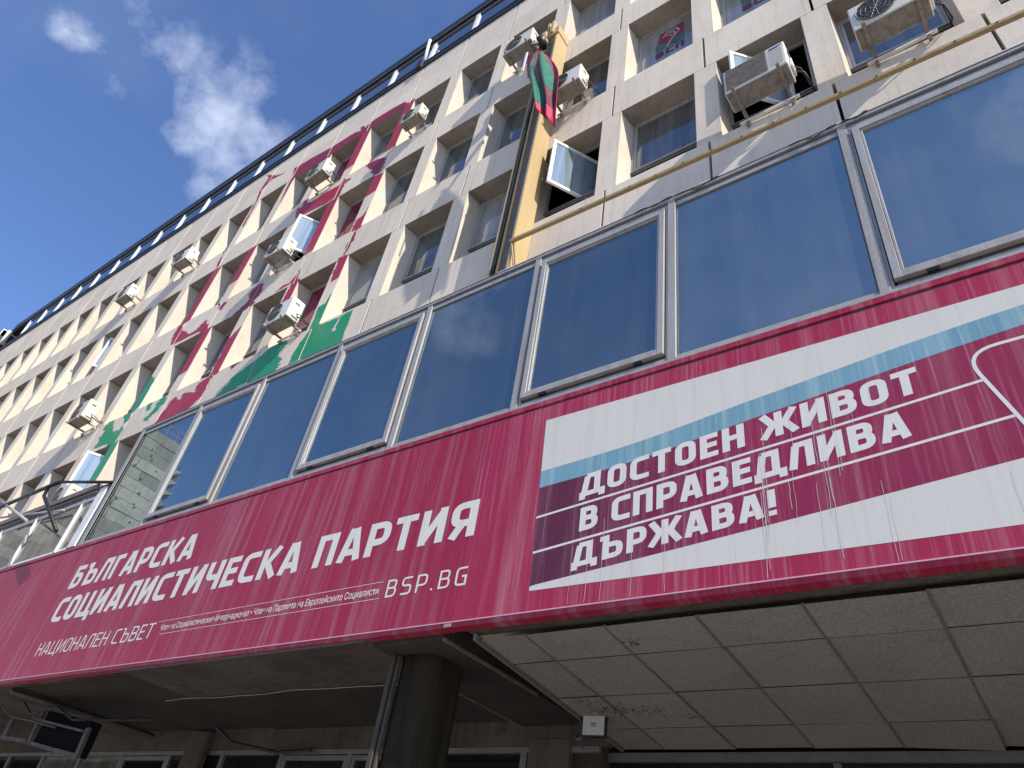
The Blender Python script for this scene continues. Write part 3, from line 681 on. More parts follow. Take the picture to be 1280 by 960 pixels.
# three stretched face sheets with seams
seams = [BX0, -12.9, -2.75, BX1]
for i, (a, b) in enumerate(zip(seams[:-1], seams[1:])):
    bb('face_sheet', MAG if i < 2 else MAGR, a+(.004 if i else 0), b, YB, YB+.035, ZB, ZT)
    # bottom lip: rolled edge below the face
    m = MB(); P = [(YB, ZB), (YB-.012, ZB-.010), (YB-.002, ZB-.055), (YB+.12, ZB-.058), (YB+.12, ZB)]
    m.hexa([(a+.004, y, z) for y, z in P], [(b, y, z) for y, z in P]); o = m.build('bottom_lip', MAG, ban, .004); o.location = BL
bb('edge_piping', streaked('piping', (.62, .34, .42), (.4, .1, .2), .3, .3), BX0, BX1, YB-.018, YB-.002, ZB-.008, ZB+.003)
bb('top_gap_shade', ALUD, BX0, BX1, YB+.03, YB+.1, ZT+.003, ZT+.045)  # dark bar stands in for the shadow gap under the trim
bb('top_trim_and_shade', MAG, BX0, BX1, YB+.005, YB+.11, ZT+.05, ZT+.118, .004)
bb('top_trim_and_shade', BLACK, BX0, BX1, YB+.06, YB+.14, ZT+.121, ZT+.165)  # black bar: shadow line below the window sill, put into its colour
bb('lip_patch', flatm('metal_tape', (.42, .33, .34), .5, .3), -2.83, -2.73, YB-.0135, YB-.0122, ZB-.05, ZB+.002)

# smooth curve through measured points
def cr(P, x):
    P = sorted(P)
    if x <= P[0][0]: k = 0
    elif x >= P[-1][0]: k = len(P)-2
    else: k = max(i for i in range(len(P)-1) if P[i][0] <= x)
    k = min(k, len(P)-2); (x0, z0), (x1, z1) = P[k], P[k+1]
    s0 = (P[k+1][1]-P[k-1][1])/(P[k+1][0]-P[k-1][0]) if k > 0 else (z1-z0)/(x1-x0)
    s1 = (P[k+2][1]-P[k][1])/(P[k+2][0]-P[k][0]) if k+2 < len(P) else (z1-z0)/(x1-x0)
    if x < x0: return z0+s0*(x-x0)
    if x > x1: return z1+s1*(x-x1)
    h = x1-x0; t = (x-x0)/h
    return (2*t**3-3*t**2+1)*z0+(t**3-2*t**2+t)*h*s0+(-2*t**3+3*t**2)*z1+(t**3-t**2)*h*s1
WT = [(-1.89, 6.475), (2.8, 6.437), (7, 6.42)]
WBc = [(-1.857, 5.771), (-.70, 5.836), (.565, 5.996), (2.72, 6.226), (7, 6.40)]
BR = [(-1.843, 5.562), (-.694, 5.621), (.55, 5.781), (2.67, 6.026), (7, 6.36)]
PW = [(-1.817, 4.443), (.526, 4.66), (2.358, 4.847), (7, 5.30)]
BT = [(-1.82, 4.391), (.50, 4.364), (2.227, 4.344), (7, 4.32)]
def left(z): return -1.82-(z-4.39)*.0335
def band(name, mt, lo, hi, y, x1=6.6):
    m = MB(); n = 70; xa = -1.9
    XS = [xa+(x1-xa)*k/n for k in range(n+1)]
    for k in range(n):
        q = []
        for X, f in ((XS[k], lo), (XS[k+1], lo), (XS[k+1], hi), (XS[k], hi)):
            z = f(X); q.append((max(X, left(z)), y, z))
        m.poly(q)
    o = m.build(name, mt, ban); o.location = BL
band('print_white', PWH, lambda x: cr(WBc, x)+.001, lambda x: cr(WT, x), YB-.0009)
band('print_blue', PBL, lambda x: cr(BR, x), lambda x: cr(WBc, x), YB-.0014)
band('print_plum', PPU, lambda x: cr(PW, x), lambda x: cr(BR, x)-.001, YB-.0009)
band('print_white', PWH, lambda x: cr(BT, x), lambda x: cr(PW, x)-.001, YB-.0014)
L1P = [(-1.834, 5.2), (.591, 5.423), (2.298, 5.592)]; L2P = [(-1.829, 4.797), (.557, 5.027), (2.408, 5.21)]
def thin(P, w, y, x1): band('print_line', LETW, lambda x: cr(P, x)-w, lambda x: cr(P, x)+w, y, x1)
thin(L1P, .0125, YB-.0019, 2.30); thin(L2P, .0125, YB-.0019, 2.42)
# rounded emblem outline cut by the right edge of the picture, with the start of its white figure
def stroke2d(m, pts, w, y, closed=False):
    pts = [Vector((a, b)) for a, b in pts]; n = len(pts); Lr = []
    for i in range(n):
        a = pts[(i-1) % n] if (i > 0 or closed) else None; b = pts[(i+1) % n] if (i < n-1 or closed) else None
        d1 = (pts[i]-a).normalized() if a is not None else None; d2 = (b-pts[i]).normalized() if b is not None else None
        d1 = d1 or d2; d2 = d2 or d1
        n1 = Vector((-d1.y, d1.x)); n2 = Vector((-d2.y, d2.x)); nn = (n1+n2)
        nn = nn.normalized() if nn.length > 1e-6 else n1
        k = min(1/max(.25, nn.dot(n1)), 2.2); Lr.append((pts[i]+nn*w*k, pts[i]-nn*w*k))
    for i in range(n if closed else n-1):
        j = (i+1) % n
        m.poly([(Lr[i][1].x, y, Lr[i][1].y), (Lr[j][1].x, y, Lr[j][1].y), (Lr[j][0].x, y, Lr[j][0].y), (Lr[i][0].x, y, Lr[i][0].y)])
def smooth_closed(pts, r=.3, n=6):
    out = []; k = len(pts)
    for i in range(k):
        p = Vector(pts[i]); a = Vector(pts[i-1]); b = Vector(pts[(i+1) % k]); u = (a-p); v = (b-p); rr_ = min(r, u.length*.45, v.length*.45)
        p0 = p+u.normalized()*rr_; p1 = p+v.normalized()*rr_
        for q in range(n+1): t = q/n; out.append(tuple((1-t)**2*p0+2*t*(1-t)*p+t*t*p1))
    return out
m = MB(); stroke2d(m, smooth_closed([(2.20, 5.895), (3.55, 5.93), (3.80, 4.95), (2.52, 4.86)], .26, 8), .0145, YB-.0024, True)
o = m.build('emblem_outline', LETW, ban); o.location = BL
m = MB(); stroke2d(m, [(2.75, 5.05), (2.68, 5.35), (2.60, 5.60), (2.66, 5.72), (2.85, 5.76), (3.05, 5.70), (3.12, 5.50), (2.98, 5.36), (2.82, 5.44), (2.86, 5.56), (2.98, 5.55)], .035, YB-.0026)
o = m.build('emblem_rose', LETW, ban); o.location = BL

# ---- lettering: a small stroke alphabet with squared round corners (box 0..w by 0..1)
def arc(p, a, b, r, n=5):
    p, a, b = Vector(p), Vector(a), Vector(b); p0 = p+(a-p).normalized()*r; p1 = p+(b-p).normalized()*r
    return [tuple((1-t)**2*p0+2*t*(1-t)*p+t*t*p1) for t in [k/n for k in range(n+1)]]
def rpoly(pts, rad):          # open polyline with rounded inner corners
    out = [pts[0]]
    for i in range(1, len(pts)-1):
        r = rad[i-1] if isinstance(rad, (list, tuple)) else rad
        if r > 0: out += arc(pts[i], pts[i-1], pts[i+1], r)
        else: out.append(pts[i])
    return out+[pts[-1]]
def glyph(ch, h):             # h = half stroke width in glyph units -> (list of strokes, width)
    a, b = h, 1-h; w = .62; l, r = h, w-h; R_ = .20
    m5 = .52
    if ch in 'ОO': return [rpoly([(w/2, a), (r, a), (r, b), (l, b), (l, a), (w/2, a)], R_)], w
    if ch in 'СC': return [rpoly([(w-.02, a), (l, a), (l, b), (w-.02, b)], R_)], w-.04
    if ch == 'G': return [rpoly([(w-.02, b), (l, b), (l, a), (r, a), (r, .5), (w*.55, .5)], [R_, R_, 0, 0])], w
    if ch == 'S': return [rpoly([(w-.03, b), (l, b), (l, m5), (r, m5), (r, a), (.02, a)], .16)], w-.02
    if ch in 'РP': return [[(l, 0), (l, 1)], rpoly([(l, b), (r, b), (r, .40), (l, .40)], R_)], w-.02
    if ch == 'Я': return [[(r, 0), (r, 1)], rpoly([(r, b), (l, b), (l, .40), (r, .40)], R_), [(w*.50, .42), (.02+h*.7, 0)]], w
    if ch in 'ВB': return [[(l, 0), (l, 1)], rpoly([(l, b), (r-.03, b), (r-.03, m5), (l, m5)], .17), rpoly([(l, m5), (r, m5), (r, a), (l, a)], .19)], w
    if ch == 'Б': return [[(l, 0), (l, 1)], [(l, b), (w-.05, b)], rpoly([(l, .58), (r, .58), (r, a), (l, a)], .19)], w
    if ch == 'Ъ': return [[(0, b), (.20, b)], [(.20, 0), (.20, 1)], rpoly([(.20, .58), (.13+r, .58), (.13+r, a), (.20, a)], .19)], w+.13
    if ch == 'Л': return [[(.0+h*.8, 0), (.17+h*.3, b)], rpoly([(.14, b), (r+.02, b), (r+.02, 0)], 0)], w+.02
    if ch == 'Г': return [rpoly([(l, 0), (l, b), (w-.12, b)], 0)], w-.12
    if ch == 'А': return [[(h*.9, 0), (w*.46, 1)], [(w+.04-h*.9, 0), (w*.60, 1)], [(w*.30, b+.0), (w*.74, b+.0)] if False else [(w*.40, b), (w*.66, b)], [(.15, .27), (w-.11, .27)]], w+.04
    if ch == 'К': return [[(l, 0), (l, 1)], [(l, .5), (w*.5, .5)], [(w*.36, .46), (w-h*.6, 1)], [(w*.36, .54), (w-h*.4, 0)]], w
    if ch == 'И': return [[(l, 0), (l, 1)], [(l, .10), (r, .90)], [(r, 0), (r, 1)]], w+.0
    if ch == 'Й': return [[(l, 0), (l, 1)], [(l, .10), (r, .90)], [(r, 0), (r, 1)], [(w*.3, 1.12), (w*.7, 1.12)]], w
    if ch in 'ТT': return [[(0, b), (w-.04, b)], [((w-.04)/2, 0), ((w-.04)/2, 1)]], w-.04
    if ch == 'Ч': return [rpoly([(l, 1), (l, .44), (r, .44)], [.14]), [(r, 0), (r, 1)]], w-.02
    if ch in 'ЕE': return [[(l, 0), (l, 1)], [(l, b), (w-.10, b)], [(l, m5), (w-.13, m5)], [(l, a), (w-.10, a)]], w-.10
    if ch == 'П': return [rpoly([(l, 0), (l, b), (r, b), (r, 0)], 0)], w
    if ch == 'Н': return [[(l, 0), (l, 1)], [(r, 0), (r, 1)], [(l, m5), (r, m5)]], w
    if ch == 'Ц': return [rpoly([(l, 1), (l, a), (w+.10, a)], 0), [(r, 0), (r, 1)], [(w+.10-h*.6, 2*h), (w+.10-h*.6, -.17)]], w+.10
    if ch == 'Д': return [[(.10, a), (.20, b)], rpoly([(.17, b), (r+.02, b), (r+.02, 0)], 0), [(0, a), (w+.14, a)], [(h*.5, 2*h), (h*.5, -.13)], [(w+.14-h*.5, 2*h), (w+.14-h*.5, -.13)]], w+.14
    if ch == 'Ж': w2 = .92; return [[(w2/2, 0), (w2/2, 1)], [(w2/2, .5), (w2*.32, .5)], [(w2/2, .5), (w2*.68, .5)], [(w2*.36, .46), (h*.4, 1)], [(w2*.36, .54), (h*.3, 0)], [(w2*.64, .46), (w2-h*.4, 1)], [(w2*.64, .54), (w2-h*.3, 0)]], w2
    if ch == '!': return [[(h, .30), (h, 1)], [(h, 0), (h, .19)]], 2*h
    if ch == '.': return [[(h, 0), (h, 2*h)]], 2*h
    return [], .22
def lettering(txt, x0, x1, z0, H, h, gap=.13, slope=0.0, y=None, name='lettering', mt=None):
    """h: half stroke in units of height"""
    y = YB-.0024 if y is None else y
    ws = []; tot = 0
    for ch in txt: g, w = glyph(ch, h); ws.append(w); tot += w+gap
    tot -= gap; k = (x1-x0)/(tot*H); x = 0; n = 0
    for ch, w in zip(txt, ws):
        g, _ = glyph(ch, h); m = MB()
        for st in g:
            mm = MB(); stroke2d(mm, st, h, 0); dy = -.00006*(n % 9); n += 1
            for f in mm.f:
                m.poly([((x+mm.v[i][0])*H*k+x0, y+dy, z0+mm.v[i][2]*H+slope*((x+mm.v[i][0])*H*k)) for i in f])
        if g: o = m.build('letter', mt or LETW, ban); o.location = BL
        x += w+gap
lettering('БЪЛГАРСКА', -12.45, -8.50, 5.79, .455, .098)
lettering('СОЦИАЛИСТИЧЕСКА ПАРТИЯ', -12.43, -2.67, 5.145, .460, .098)
lettering('НАЦИОНАЛЕН СЪВЕТ', -12.28, -8.62, 4.535, .235, .052, .17)
lettering('BSP.BG', -3.83, -2.655, 4.567, .212, .055, .30)
lettering('ДОСТОЕН ЖИВОТ', -1.325, 1.86, 5.325, .262, .105, .12, .0945)
lettering('В СПРАВЕДЛИВА', -1.31, 1.71, 4.935, .262, .105, .12, .0945)
lettering('ДЪРЖАВА!', -1.345, .61, 4.560, .245, .105, .12, .0945)
def text(body, x0, x1, z0, size, y=None, parent=ban, loc=BL, mt=None, name='small_lettering', offset=0):
    cu = bpy.data.curves.new(name, 'FONT'); cu.body = body; cu.size = size; cu.offset = offset; cu.resolution_u = 3
    o = bpy.data.objects.new('tmp', cu); COL.objects.link(o); bpy.context.view_layer.update()
    dg = bpy.context.evaluated_depsgraph_get(); me = bpy.data.meshes.new_from_object(o.evaluated_get(dg))
    bpy.data.objects.remove(o)
    xs = [v.co.x for v in me.vertices]; a, b = min(xs), max(xs); k = (x1-x0)/(b-a)
    for v in me.vertices: v.co = ((v.co.x-a)*k+x0, YB-.0024 if y is None else y, v.co.y+z0)
    me.materials.clear(); me.materials.append(mt or LETW)
    o = bpy.data.objects.new(name, me); COL.objects.link(o); o.parent = parent; o.location = loc; o['kind'] = 'stuff'; return o
text('Член на Социалистическия Интернационал • Член на Партията на Европейските Социалисти', -8.44, -3.955, 4.628, .125, offset=.0012)
bb('print_line', LETW, -8.57, -3.92, YB-.0024, YB-.0014, 4.770, 4.776); bb('print_line', LETW, -8.39, -3.92, YB-.0024, YB-.0014, 4.569, 4.575)
# bird droppings and paint runs on the banner: thin dried drips
rr = random.Random(21)
m = MB()
for k in range(30):
    x = rr.choice([rr.uniform(.35, 1.5), rr.uniform(.35, 1.5), rr.uniform(-1.8, 2.6)]); zt = rr.uniform(4.7, 6.1); ln = min(rr.uniform(.15, .9), zt-4.2); w = rr.uniform(.0008, .002)
    pts = [(x+.004*math.sin(q*1.7+k), zt-ln*q/6) for q in range(7)]
    mm = MB(); stroke2d(mm, pts, w, YB-.0030-.00008*(k % 9)); m.v += [v for v in mm.v] if False else []
    for f in mm.f: m.poly([mm.v[i] for i in f])
o = m.build('dried_drips', PWH, ban); o.location = BL; o['kind'] = 'stuff'

# party sign behind two upper windows
LR = flatm('decal_red', (.24, .02, .035), .5); LG = flatm('decal_green', (.03, .14, .10), .5); LWH = flatm('decal_white', (.42, .42, .40), .5); LMG = flatm('decal_wine', (.15, .02, .055), .5)
def decal(c, row, ym=.400):
    x0 = cx(c)-.25; zb = SILL[row]+RISE+.29
    d = empty('window_decal', (x0, ym, zb)); tag(d, ('red and green rose decal over БСП in the window left of the large air conditioner' if c == 1 else 'red and green rose decal over БСП in the window cut by the top edge'), 'decal')
    def P(m, pts, y): m.poly([(a, y, b) for a, b in pts])
    m = MB(); P(m, [(0.04, .62), (.10, .98), (.62, 1.03), (.62, .50), (.3, .44)], 0); m.build('red_field', LR, d)
    m = MB(); P(m, [(0, .30), (0, .60), (.30, .42), (.45, .30)], -.001); P(m, [(.40, .30), (.34, .42), (.62, .58), (.62, .30)], -.001); m.build('green_leaf', LG, d)
    m = MB(); stroke2d(m, [(.16, .78), (.26, .92), (.46, .90), (.52, .76), (.42, .62), (.32, .50), (.24, .30)], .018, -.003)
    stroke2d(m, [(.24, .76), (.32, .84), (.42, .80), (.42, .70), (.34, .68), (.32, .75)], .014, -.003); m.build('rose', LWH, d)
    for ch, xx in (('Б', 0), ('С', .22), ('П', .43)):
        g, w = glyph(ch, .11); m = MB(); n = 0
        for st in g:
            mm = MB(); stroke2d(mm, st, .11, 0); n += 1
            for f in mm.f: m.poly([(xx+mm.v[i][0]*.30, -.003-.0002*n, .02+mm.v[i][2]*.22) for i in f])
        m.build('letter', LMG, d)
decal(1, 'B'); decal(0, 'B')

# ------------------------------------------------------------------ under the canopy
can = empty('entrance_canopy', (0, 0, 4)); tag(can, 'dark entrance canopy with concrete soffit and beams under the banner', 'canopy')
def cb(name, mt, x0, x1, y0, y1, z0, z1, bev=0):
    m = MB(); m.box(x0, x1, y0, y1, z0-4, z1-4); return m.build(name, mt, can, bev)
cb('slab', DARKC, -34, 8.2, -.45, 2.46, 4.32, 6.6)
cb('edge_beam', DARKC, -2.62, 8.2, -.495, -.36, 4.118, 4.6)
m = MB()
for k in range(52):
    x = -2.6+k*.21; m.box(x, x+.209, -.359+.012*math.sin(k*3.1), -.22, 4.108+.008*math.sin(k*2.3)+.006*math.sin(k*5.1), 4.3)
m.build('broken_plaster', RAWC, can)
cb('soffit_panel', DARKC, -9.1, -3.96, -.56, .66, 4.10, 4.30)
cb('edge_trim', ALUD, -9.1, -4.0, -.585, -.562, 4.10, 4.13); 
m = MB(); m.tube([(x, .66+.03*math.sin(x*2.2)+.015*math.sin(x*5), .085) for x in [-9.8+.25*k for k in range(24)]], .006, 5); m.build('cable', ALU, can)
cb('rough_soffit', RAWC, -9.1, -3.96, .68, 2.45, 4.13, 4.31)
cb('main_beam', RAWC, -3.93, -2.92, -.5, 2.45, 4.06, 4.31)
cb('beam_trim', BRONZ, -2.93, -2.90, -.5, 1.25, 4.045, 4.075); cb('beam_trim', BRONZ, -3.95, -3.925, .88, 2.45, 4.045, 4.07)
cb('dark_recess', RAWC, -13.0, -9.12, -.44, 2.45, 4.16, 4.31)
rr = random.Random(31)
for k in range(26):
    x = -15.5+k*.26; q = .006*rr.random()
    m = MB(); m.hexa([(x, -.495, .10+rr.uniform(-.01, .02)), (x+.255, -.495, .10+rr.uniform(-.01, .02)), (x+.255, -.44+rr.uniform(-.03, .04), .11), (x, -.44+rr.uniform(-.03, .04), .11)], [(x, -.495, .3), (x+.255, -.495, .3), (x+.255, -.44, .3), (x, -.44, .3)]); m.build('crumbled_edge', DARKC, can)
cb('transom_wall', DARKC, -34, -2.6, 2.47, 2.60, 3.82, 5.0)
# main dark column
m = MB(); n = 20
P = [(-3.555+.275*math.copysign(abs(math.cos(t))**.6, math.cos(t)), .10+.32*math.copysign(abs(math.sin(t))**.6, math.sin(t))) for t in [2*math.pi*k/n for k in range(n)]]
m.hexa([(a, b, -4) for a, b in P], [(a, b, .06) for a, b in P]); m.build('column', COLM, can, .01)
CRB = flatm('column_rib_metal', (.075, .064, .048), .7, 0, .2, spec=.2)
cb('column_rib', CRB, -3.86, -3.80, -.27, -.18, 0, 4.05, .004); cb('column_rib', CRB, -3.77, -3.735, -.262, -.22, 0, 4.05, .004)
# back pillar faced with stone slabs, dark pillar beside it
PSL = concrete('pillar_slab', (.115, .092, .075), (.09, .072, .06), (.04, .032, .026), .5, .6, .2, .1)
for k, (za, zb) in enumerate(((0, 1.2), (1.21, 2.5), (2.51, 3.9), (3.91, 4.7))): cb('pillar_slab', PSL, -3.80, -3.17, 2.46, 2.9, za, zb)
cb('dark_pillar', RAWC, -3.16, -2.75, 2.55, 2.95, 0, 4.2)
# shopfront frames at the back
FRM = flatm('shop_frame', (.20, .19, .175), .5, .3, .15, 5)
for i, x in enumerate((-3.9, -5.55, -7.2, -8.85, -10.5, -12.2, -13.9, -15.6, -17.3, -19.0)):
    cb('frame_post', FRM, x-.05, x+.05, 2.50, 2.58, 0, 3.80)
cb('frame_head', FRM, -30, -2.76, 2.49, 2.59, 3.745, 3.815)
for i, (a, b) in enumerate(((-5.5, -3.95), (-7.15, -5.6), (-8.8, -7.25), (-10.45, -8.9), (-12.15, -10.55), (-13.85, -12.25), (-15.55, -13.95), (-17.25, -15.65), (-18.95, -17.35), (-30, -19.05))):
    m = MB(); 
    if i in (1, 2, 5): m.ring(a, b, -3.9, -.27, .07, 2.51, 2.56); m.build('door_leaf', FRM, can)
    m = MB(); m.poly([(a, 2.55, -4), (b, 2.55, -4), (b, 2.55, -.26), (a, 2.55, -.26)]); m.build('shop_pane', GL_SHOP if i not in (6, 7) else GL_LOW, can)
cb('back_wall', VOID, -36, 9.5, 2.95, 3.2, 0, 6.69)
# right part: back wall of the porch
cb('frame_head', ALUD, -2.75, 8.2, 2.70, 2.80, 3.69, 3.79); cb('frame_post', ALUD, -.06, .02, 2.71, 2.79, 0, 3.68); cb('frame_post', ALUD, 2.9, 2.98, 2.71, 2.79, 0, 3.68)
m = MB(); m.poly([(-2.75, 2.76, -4), (8.2, 2.76, -4), (8.2, 2.76, -.32), (-2.75, 2.76, -.32)]); m.build('shop_pane', GL_SHOP, can)
# suspended ceiling of square tiles, falling slightly to the back
cei = empty('ceiling', (0, 0, 0)); tag(cei, kind='structure')
cei['label'] = 'pale square tiled ceiling of the entrance porch'
def cz(y): return 4.05-.075*(y+.4)
TX = [-2.50, -1.96, -1.09, -.21, .667, 1.54, 2.42, 3.30, 4.17, 5.05, 5.93, 6.8, 7.7]; TY = [-.40, .18, 1.08, 2.01, 2.68]
rr = random.Random(5)
for i in range(len(TX)-1):
    for j in range(len(TY)-1):
        m = MB(); g_ = .009; a, b, c_, d = TX[i]+g_, TX[i+1]-g_, TY[j]+g_, TY[j+1]-g_
        dz = rr.uniform(-.004, .004); s1 = rr.uniform(-.006, .006); s2 = rr.uniform(-.005, .005)
        if (i, j) in ((5, 3), (6, 3), (4, 3)): s1, s2 = .02, -.035
        P = [(a, c_, cz(c_)+dz+s1), (b, c_, cz(c_)+dz), (b, d, cz(d)+dz+s2), (a, d, cz(d)+dz)]
        m.hexa(P, [(p[0], p[1], p[2]+.015) for p in P]); m.build('ceiling_tile', TILE, cei)
m = MB()
for x in TX: m.hexa([(x-.012, TY[0], cz(TY[0])-.006), (x+.012, TY[0], cz(TY[0])-.006), (x+.012, TY[-1], cz(TY[-1])-.006), (x-.012, TY[-1], cz(TY[-1])-.006)], [(x-.012, TY[0], cz(TY[0])+.02), (x+.012, TY[0], cz(TY[0])+.02), (x+.012, TY[-1], cz(TY[-1])+.02), (x-.012, TY[-1], cz(TY[-1])+.02)])
m.build('ceiling_runner', flatm('runner_grey', (.13, .12, .11), .7, 0, .2), cei)
m = MB()
for y in TY[1:-1]: m.box(TX[0], TX[-1], y-.006, y+.006, cz(y)-.001, cz(y)+.02)
m.build('ceiling_runner', BLACK, cei)
m = MB(); P = [(-2.56, -.46), (-2.52, -.46), (-2.52, 2.68), (-2.56, 2.68)]
m.hexa([(a, b, cz(b)-.02) for a, b in P], [(a, b, cz(b)+.04) for a, b in P]); m.build('ceiling_edge', FRM, cei)
# mould spots
m = MB(); rr = random.Random(12)
for (sx, sy, n_, r_) in ((-2.05, 1.45, 130, .30), (-2.0, .75, 40, .35), (-.95, -.05, 26, .12), (-1.5, 1.5, 30, .25), (-1.2, 1.7, 14, .1), (-2.2, 1.2, 40, .25)):
    for k in range(n_):
        x = sx+rr.gauss(0, r_*.6); y = sy+rr.gauss(0, r_*.3); q = rr.uniform(.003, .013)
        if not (-2.48 < x < 7 and -.35 < y < 2.6): continue
        m.poly([(x+q*rr.uniform(.6, 1.6)*math.cos(t), y+q*rr.uniform(.6, 1.3)*math.sin(t), cz(y)-.0085) for t in (0, 1.3, 2.5, 3.8, 5.1)][::-1])
o = m.build('mould_spots', flatm('mould', (.045, .038, .03), 1), cei); o['kind'] = 'stuff'
# floodlight at the ceiling edge
fl_ = empty('floodlight', (-2.33, 1.6, 3.80)); tag(fl_, 'small square floodlight with black rim at the left edge of the tiled ceiling', 'floodlight')
m = MB(); m.box(-.15, .15, -.0, .05, -.125, .125); o = m.build('housing', BLACK, fl_, .008)
m = MB(); m.box(-.13, .13, -.006, -.002, -.105, .105); m.build('lens', flatm('lens', (.50, .52, .52), .3), fl_)
m = MB(); m.box(-.03, .03, -.009, -.0062, -.02, .03); m.build('chip', flatm('chip', (.30, .29, .24), .4), fl_)
m = MB(); m.tube([(-.16, .03, 0), (-.2, .05, .1), (-.2, .05, .17)], .012, 6); m.tube([(-.12, .05, -.1), (-.22, .06, -.14), (-.28, .2, -.05), (-.36, .6, -.1)], .012, 6); m.build('bracket', ALUD, fl_)
for o in fl_.children: o.rotation_euler = (0, 0, R(8))
# rack frame and ducting at the far left under the canopy
ra = empty('steel_rack', (-12, .3, 3.6)); tag(ra, 'open steel hanging rack with cables under the left end of the canopy', 'rack')
def rk(name, mt, pts, r, n=6):
    m = MB(); m.tube([(x+12, y-.3, z-3.6) for x, y, z in pts], r, n); m.build(name, mt, ra)
def rbx(name, mt, P, w, d):
    m = MB()
    for a, b in zip(P[:-1], P[1:]):
        a = Vector(a)-Vector((-12, .3, 3.6)); b = Vector(b)-Vector((-12, .3, 3.6)); dd = (b-a).normalized(); s = Vector((0, 1, 0))*d; q = dd.cross(Vector((0, 1, 0))).normalized()*w
        m.hexa([a-q-s, a+q-s, a+q+s, a-q+s], [b-q-s, b+q-s, b+q+s, b-q+s])
    m.build(name, mt, ra)
STL = flatm('rack_steel', (.10, .088, .072), .75, 0, .3)
rbx('post', STL, [(-13.05, .3, 3.96), (-13.02, .3, 3.38)], .05, .03); rbx('post', STL, [(-11.12, .3, 3.60), (-11.08, .3, 3.15)], .05, .03)
rbx('rail', STL, [(-13.02, .31, 3.40), (-11.1, .31, 3.18)], .03, .03); rbx('rail', STL, [(-13.25, .25, 3.80), (-11.15, .25, 3.54)], .018, .02)
rbx('rail', STL, [(-14.2, .28, 3.50), (-13.05, .28, 3.42)], .03, .03); rbx('post', STL, [(-14.15, .3, 3.82), (-14.1, .3, 3.5)], .06, .04)
m = MB(); m.box(-.95, .82, .03, .22, -.30, .24, T=lambda p: Vector((p.x, p.y, p.z-.13*(p.x+.1)))); m.build('dark_unit', VOID, ra, .01)
rk('cable', CABLE, [(-13.6, .1, 4.05), (-13.2, .15, 3.85), (-12.4, .2, 3.95), (-11.8, .3, 3.75), (-10.9, .4, 3.75), (-10.2, .8, 3.85)], .02)
rk('cable', STL, [(-14.4, .1, 4.0), (-13.8, .1, 3.8), (-13.2, .2, 3.75), (-12.2, .25, 3.62)], .015)
rk('cable', CABLE, [(-9.6, 1.6, 3.95), (-9.3, 1.8, 3.75), (-8.6, 2.2, 3.7), (-8.0, 2.4, 3.78)], .03)
rk('duct', STL, [(-13.03, -.40, 4.06), (-12.85, .95, 4.06), (-12.83, 2.4, 4.06)], .05, 4)
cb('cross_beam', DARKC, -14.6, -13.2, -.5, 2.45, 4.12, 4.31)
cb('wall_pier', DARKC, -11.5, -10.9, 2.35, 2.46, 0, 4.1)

# ------------------------------------------------------------------ concrete tower across the square, mirrored in the left panes
tw = empty('concrete_tower', (-58.5, -15, 0)); tag(tw, 'raw concrete tower with side landings, mirrored in the left ribbon pane', 'tower')
TWC = concrete('board_concrete', (.40, .38, .33), (.32, .30, .26), (.14, .125, .10), .75, .6, .25, .35)
for k in range(34):
    z = k*.96; rj = random.Random(k*7)
    cuts = [-18.65, -18.65+rj.uniform(1.6, 4.2), -18.65+rj.uniform(5.0, 8.4), -8.4]
    for y0, y1 in zip(cuts[:-1], cuts[1:]):
        m = MB(); jj = rj.uniform(-.03, .03); sk = .10*math.sin(k*1.7)
        m.hexa([(-3.6, y0+15.02, z+.02), (2.98+jj, y0+15.02, z+.02), (2.98+jj, y1+14.98, z+.02+sk*.3), (-3.6, y1+14.98, z+.02)], [(-3.6, y0+15.02, z+.94), (2.98+jj, y0+15.02, z+.94), (2.98+jj, y1+14.98, z+.94+sk*.3), (-3.6, y1+14.98, z+.94)]); m.build('concrete_lift', TWC, tw)
m = MB(); m.box(-3.5, 2.90, -3.6, 6.5, 0, 32.6); m.build('core', RAWC, tw)
rr = random.Random(8); m = MB()
for k in range(34):
    y = rr.uniform(-3.2, 3.2); z = rr.uniform(14, 31); m.poly([(3.03, y+.10*math.cos(t), z+.10*math.sin(t)) for t in [2*math.pi*q/8 for q in range(8)]])
m.build('form_tie_hole', BLACK, tw)
ld_ = None
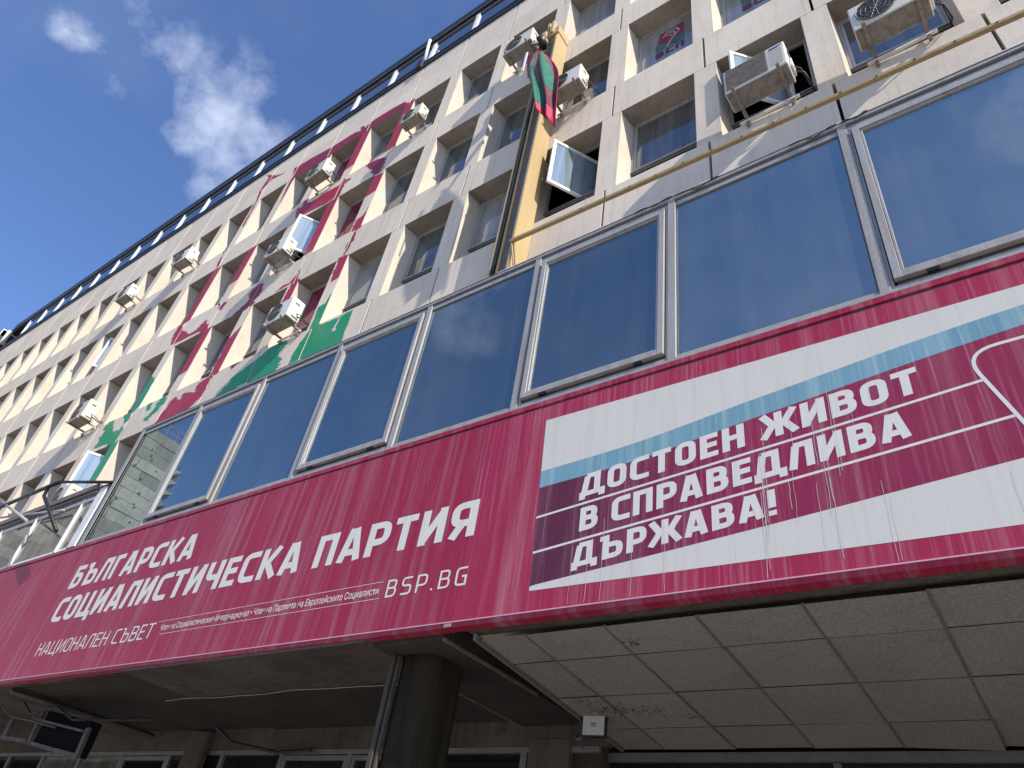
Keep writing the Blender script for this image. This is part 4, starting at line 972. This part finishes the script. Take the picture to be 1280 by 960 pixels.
for k in range(16):
    z = 30.4-k*1.02
    if ld_ is None:
        m = MB(); m.hexa([(1.6, -4.85, -.30), (2.9, -4.85, 0), (2.9, -3.66, -.9), (1.6, -3.66, -.9)], [(1.6, -4.85, .06), (2.9, -4.85, .06), (2.9, -3.66, .06), (1.6, -3.66, .06)])
        ld_ = m.build('landing', TWC, tw)
        m = MB(); m.tube([(2.85, -4.8, .06), (2.85, -4.8, .75)], .03, 5); m.tube([(2.85, -4.8, .72), (1.7, -4.8, .72)], .03, 5); m.build('railing', ALU, ld_)
        ld_.location = (0, 0, z)
    else:
        a = inst(ld_, tw, (0, 0, z)); [inst(ch, a) for ch in ld_.children]
m = MB()
for z in (33.1, 33.7): m.tube([(2.95, -3.6, z), (2.95, 6.4, z)], .04, 5)
for y in range(-3, 7): m.tube([(2.95, y, 32.6), (2.95, y, 33.7)], .035, 5)
m.build('railing', ALU, tw)

# low surroundings across the square so that the panes mirror more than empty ground
opp = [(-34, -62, 26, 14, 13), (8, -70, 34, 12, 15), (52, -55, 20, 16, 12)]
labs = ['pale plastered building across the square on the left', 'long grey building across the square', 'brown building across the square on the right']
for i, (x, y, w_, d_, h_) in enumerate(opp):
    e = empty('opposite_building', (x, y, 0)); tag(e, labs[i], 'building')
    wm = concrete('plaster_%d' % i, [(.42, .38, .32), (.34, .33, .32), (.28, .2, .15)][i], [(.38, .34, .29), (.3, .29, .28), (.25, .18, .13)][i])
    m = MB(); m.box(-w_/2, w_/2, -d_, 0, 0, h_); m.box(-w_/2-.3, w_/2+.3, -d_-.3, .3, h_+.01, h_+.4); m.build('wall', wm, e)
    pn = None
    for fl2 in range(int(h_//3.1)):
        for k in range(int(w_//2.6)):
            loc = (-w_/2+1.3+2.6*k, .0, .9+3.1*fl2)
            if pn is None:
                m = MB(); m.ring(-.65, .65, 0, 1.6, .07, .005, .06); pn = m.build('window', WHITE, e); m = MB(); m.poly([(.6, .02, .05), (-.6, .02, .05), (-.6, .02, 1.55), (.6, .02, 1.55)]); m.build('pane', GL_UP, pn); pn.location = loc
            else:
                a = inst(pn, e, loc); [inst(ch, a) for ch in pn.children]
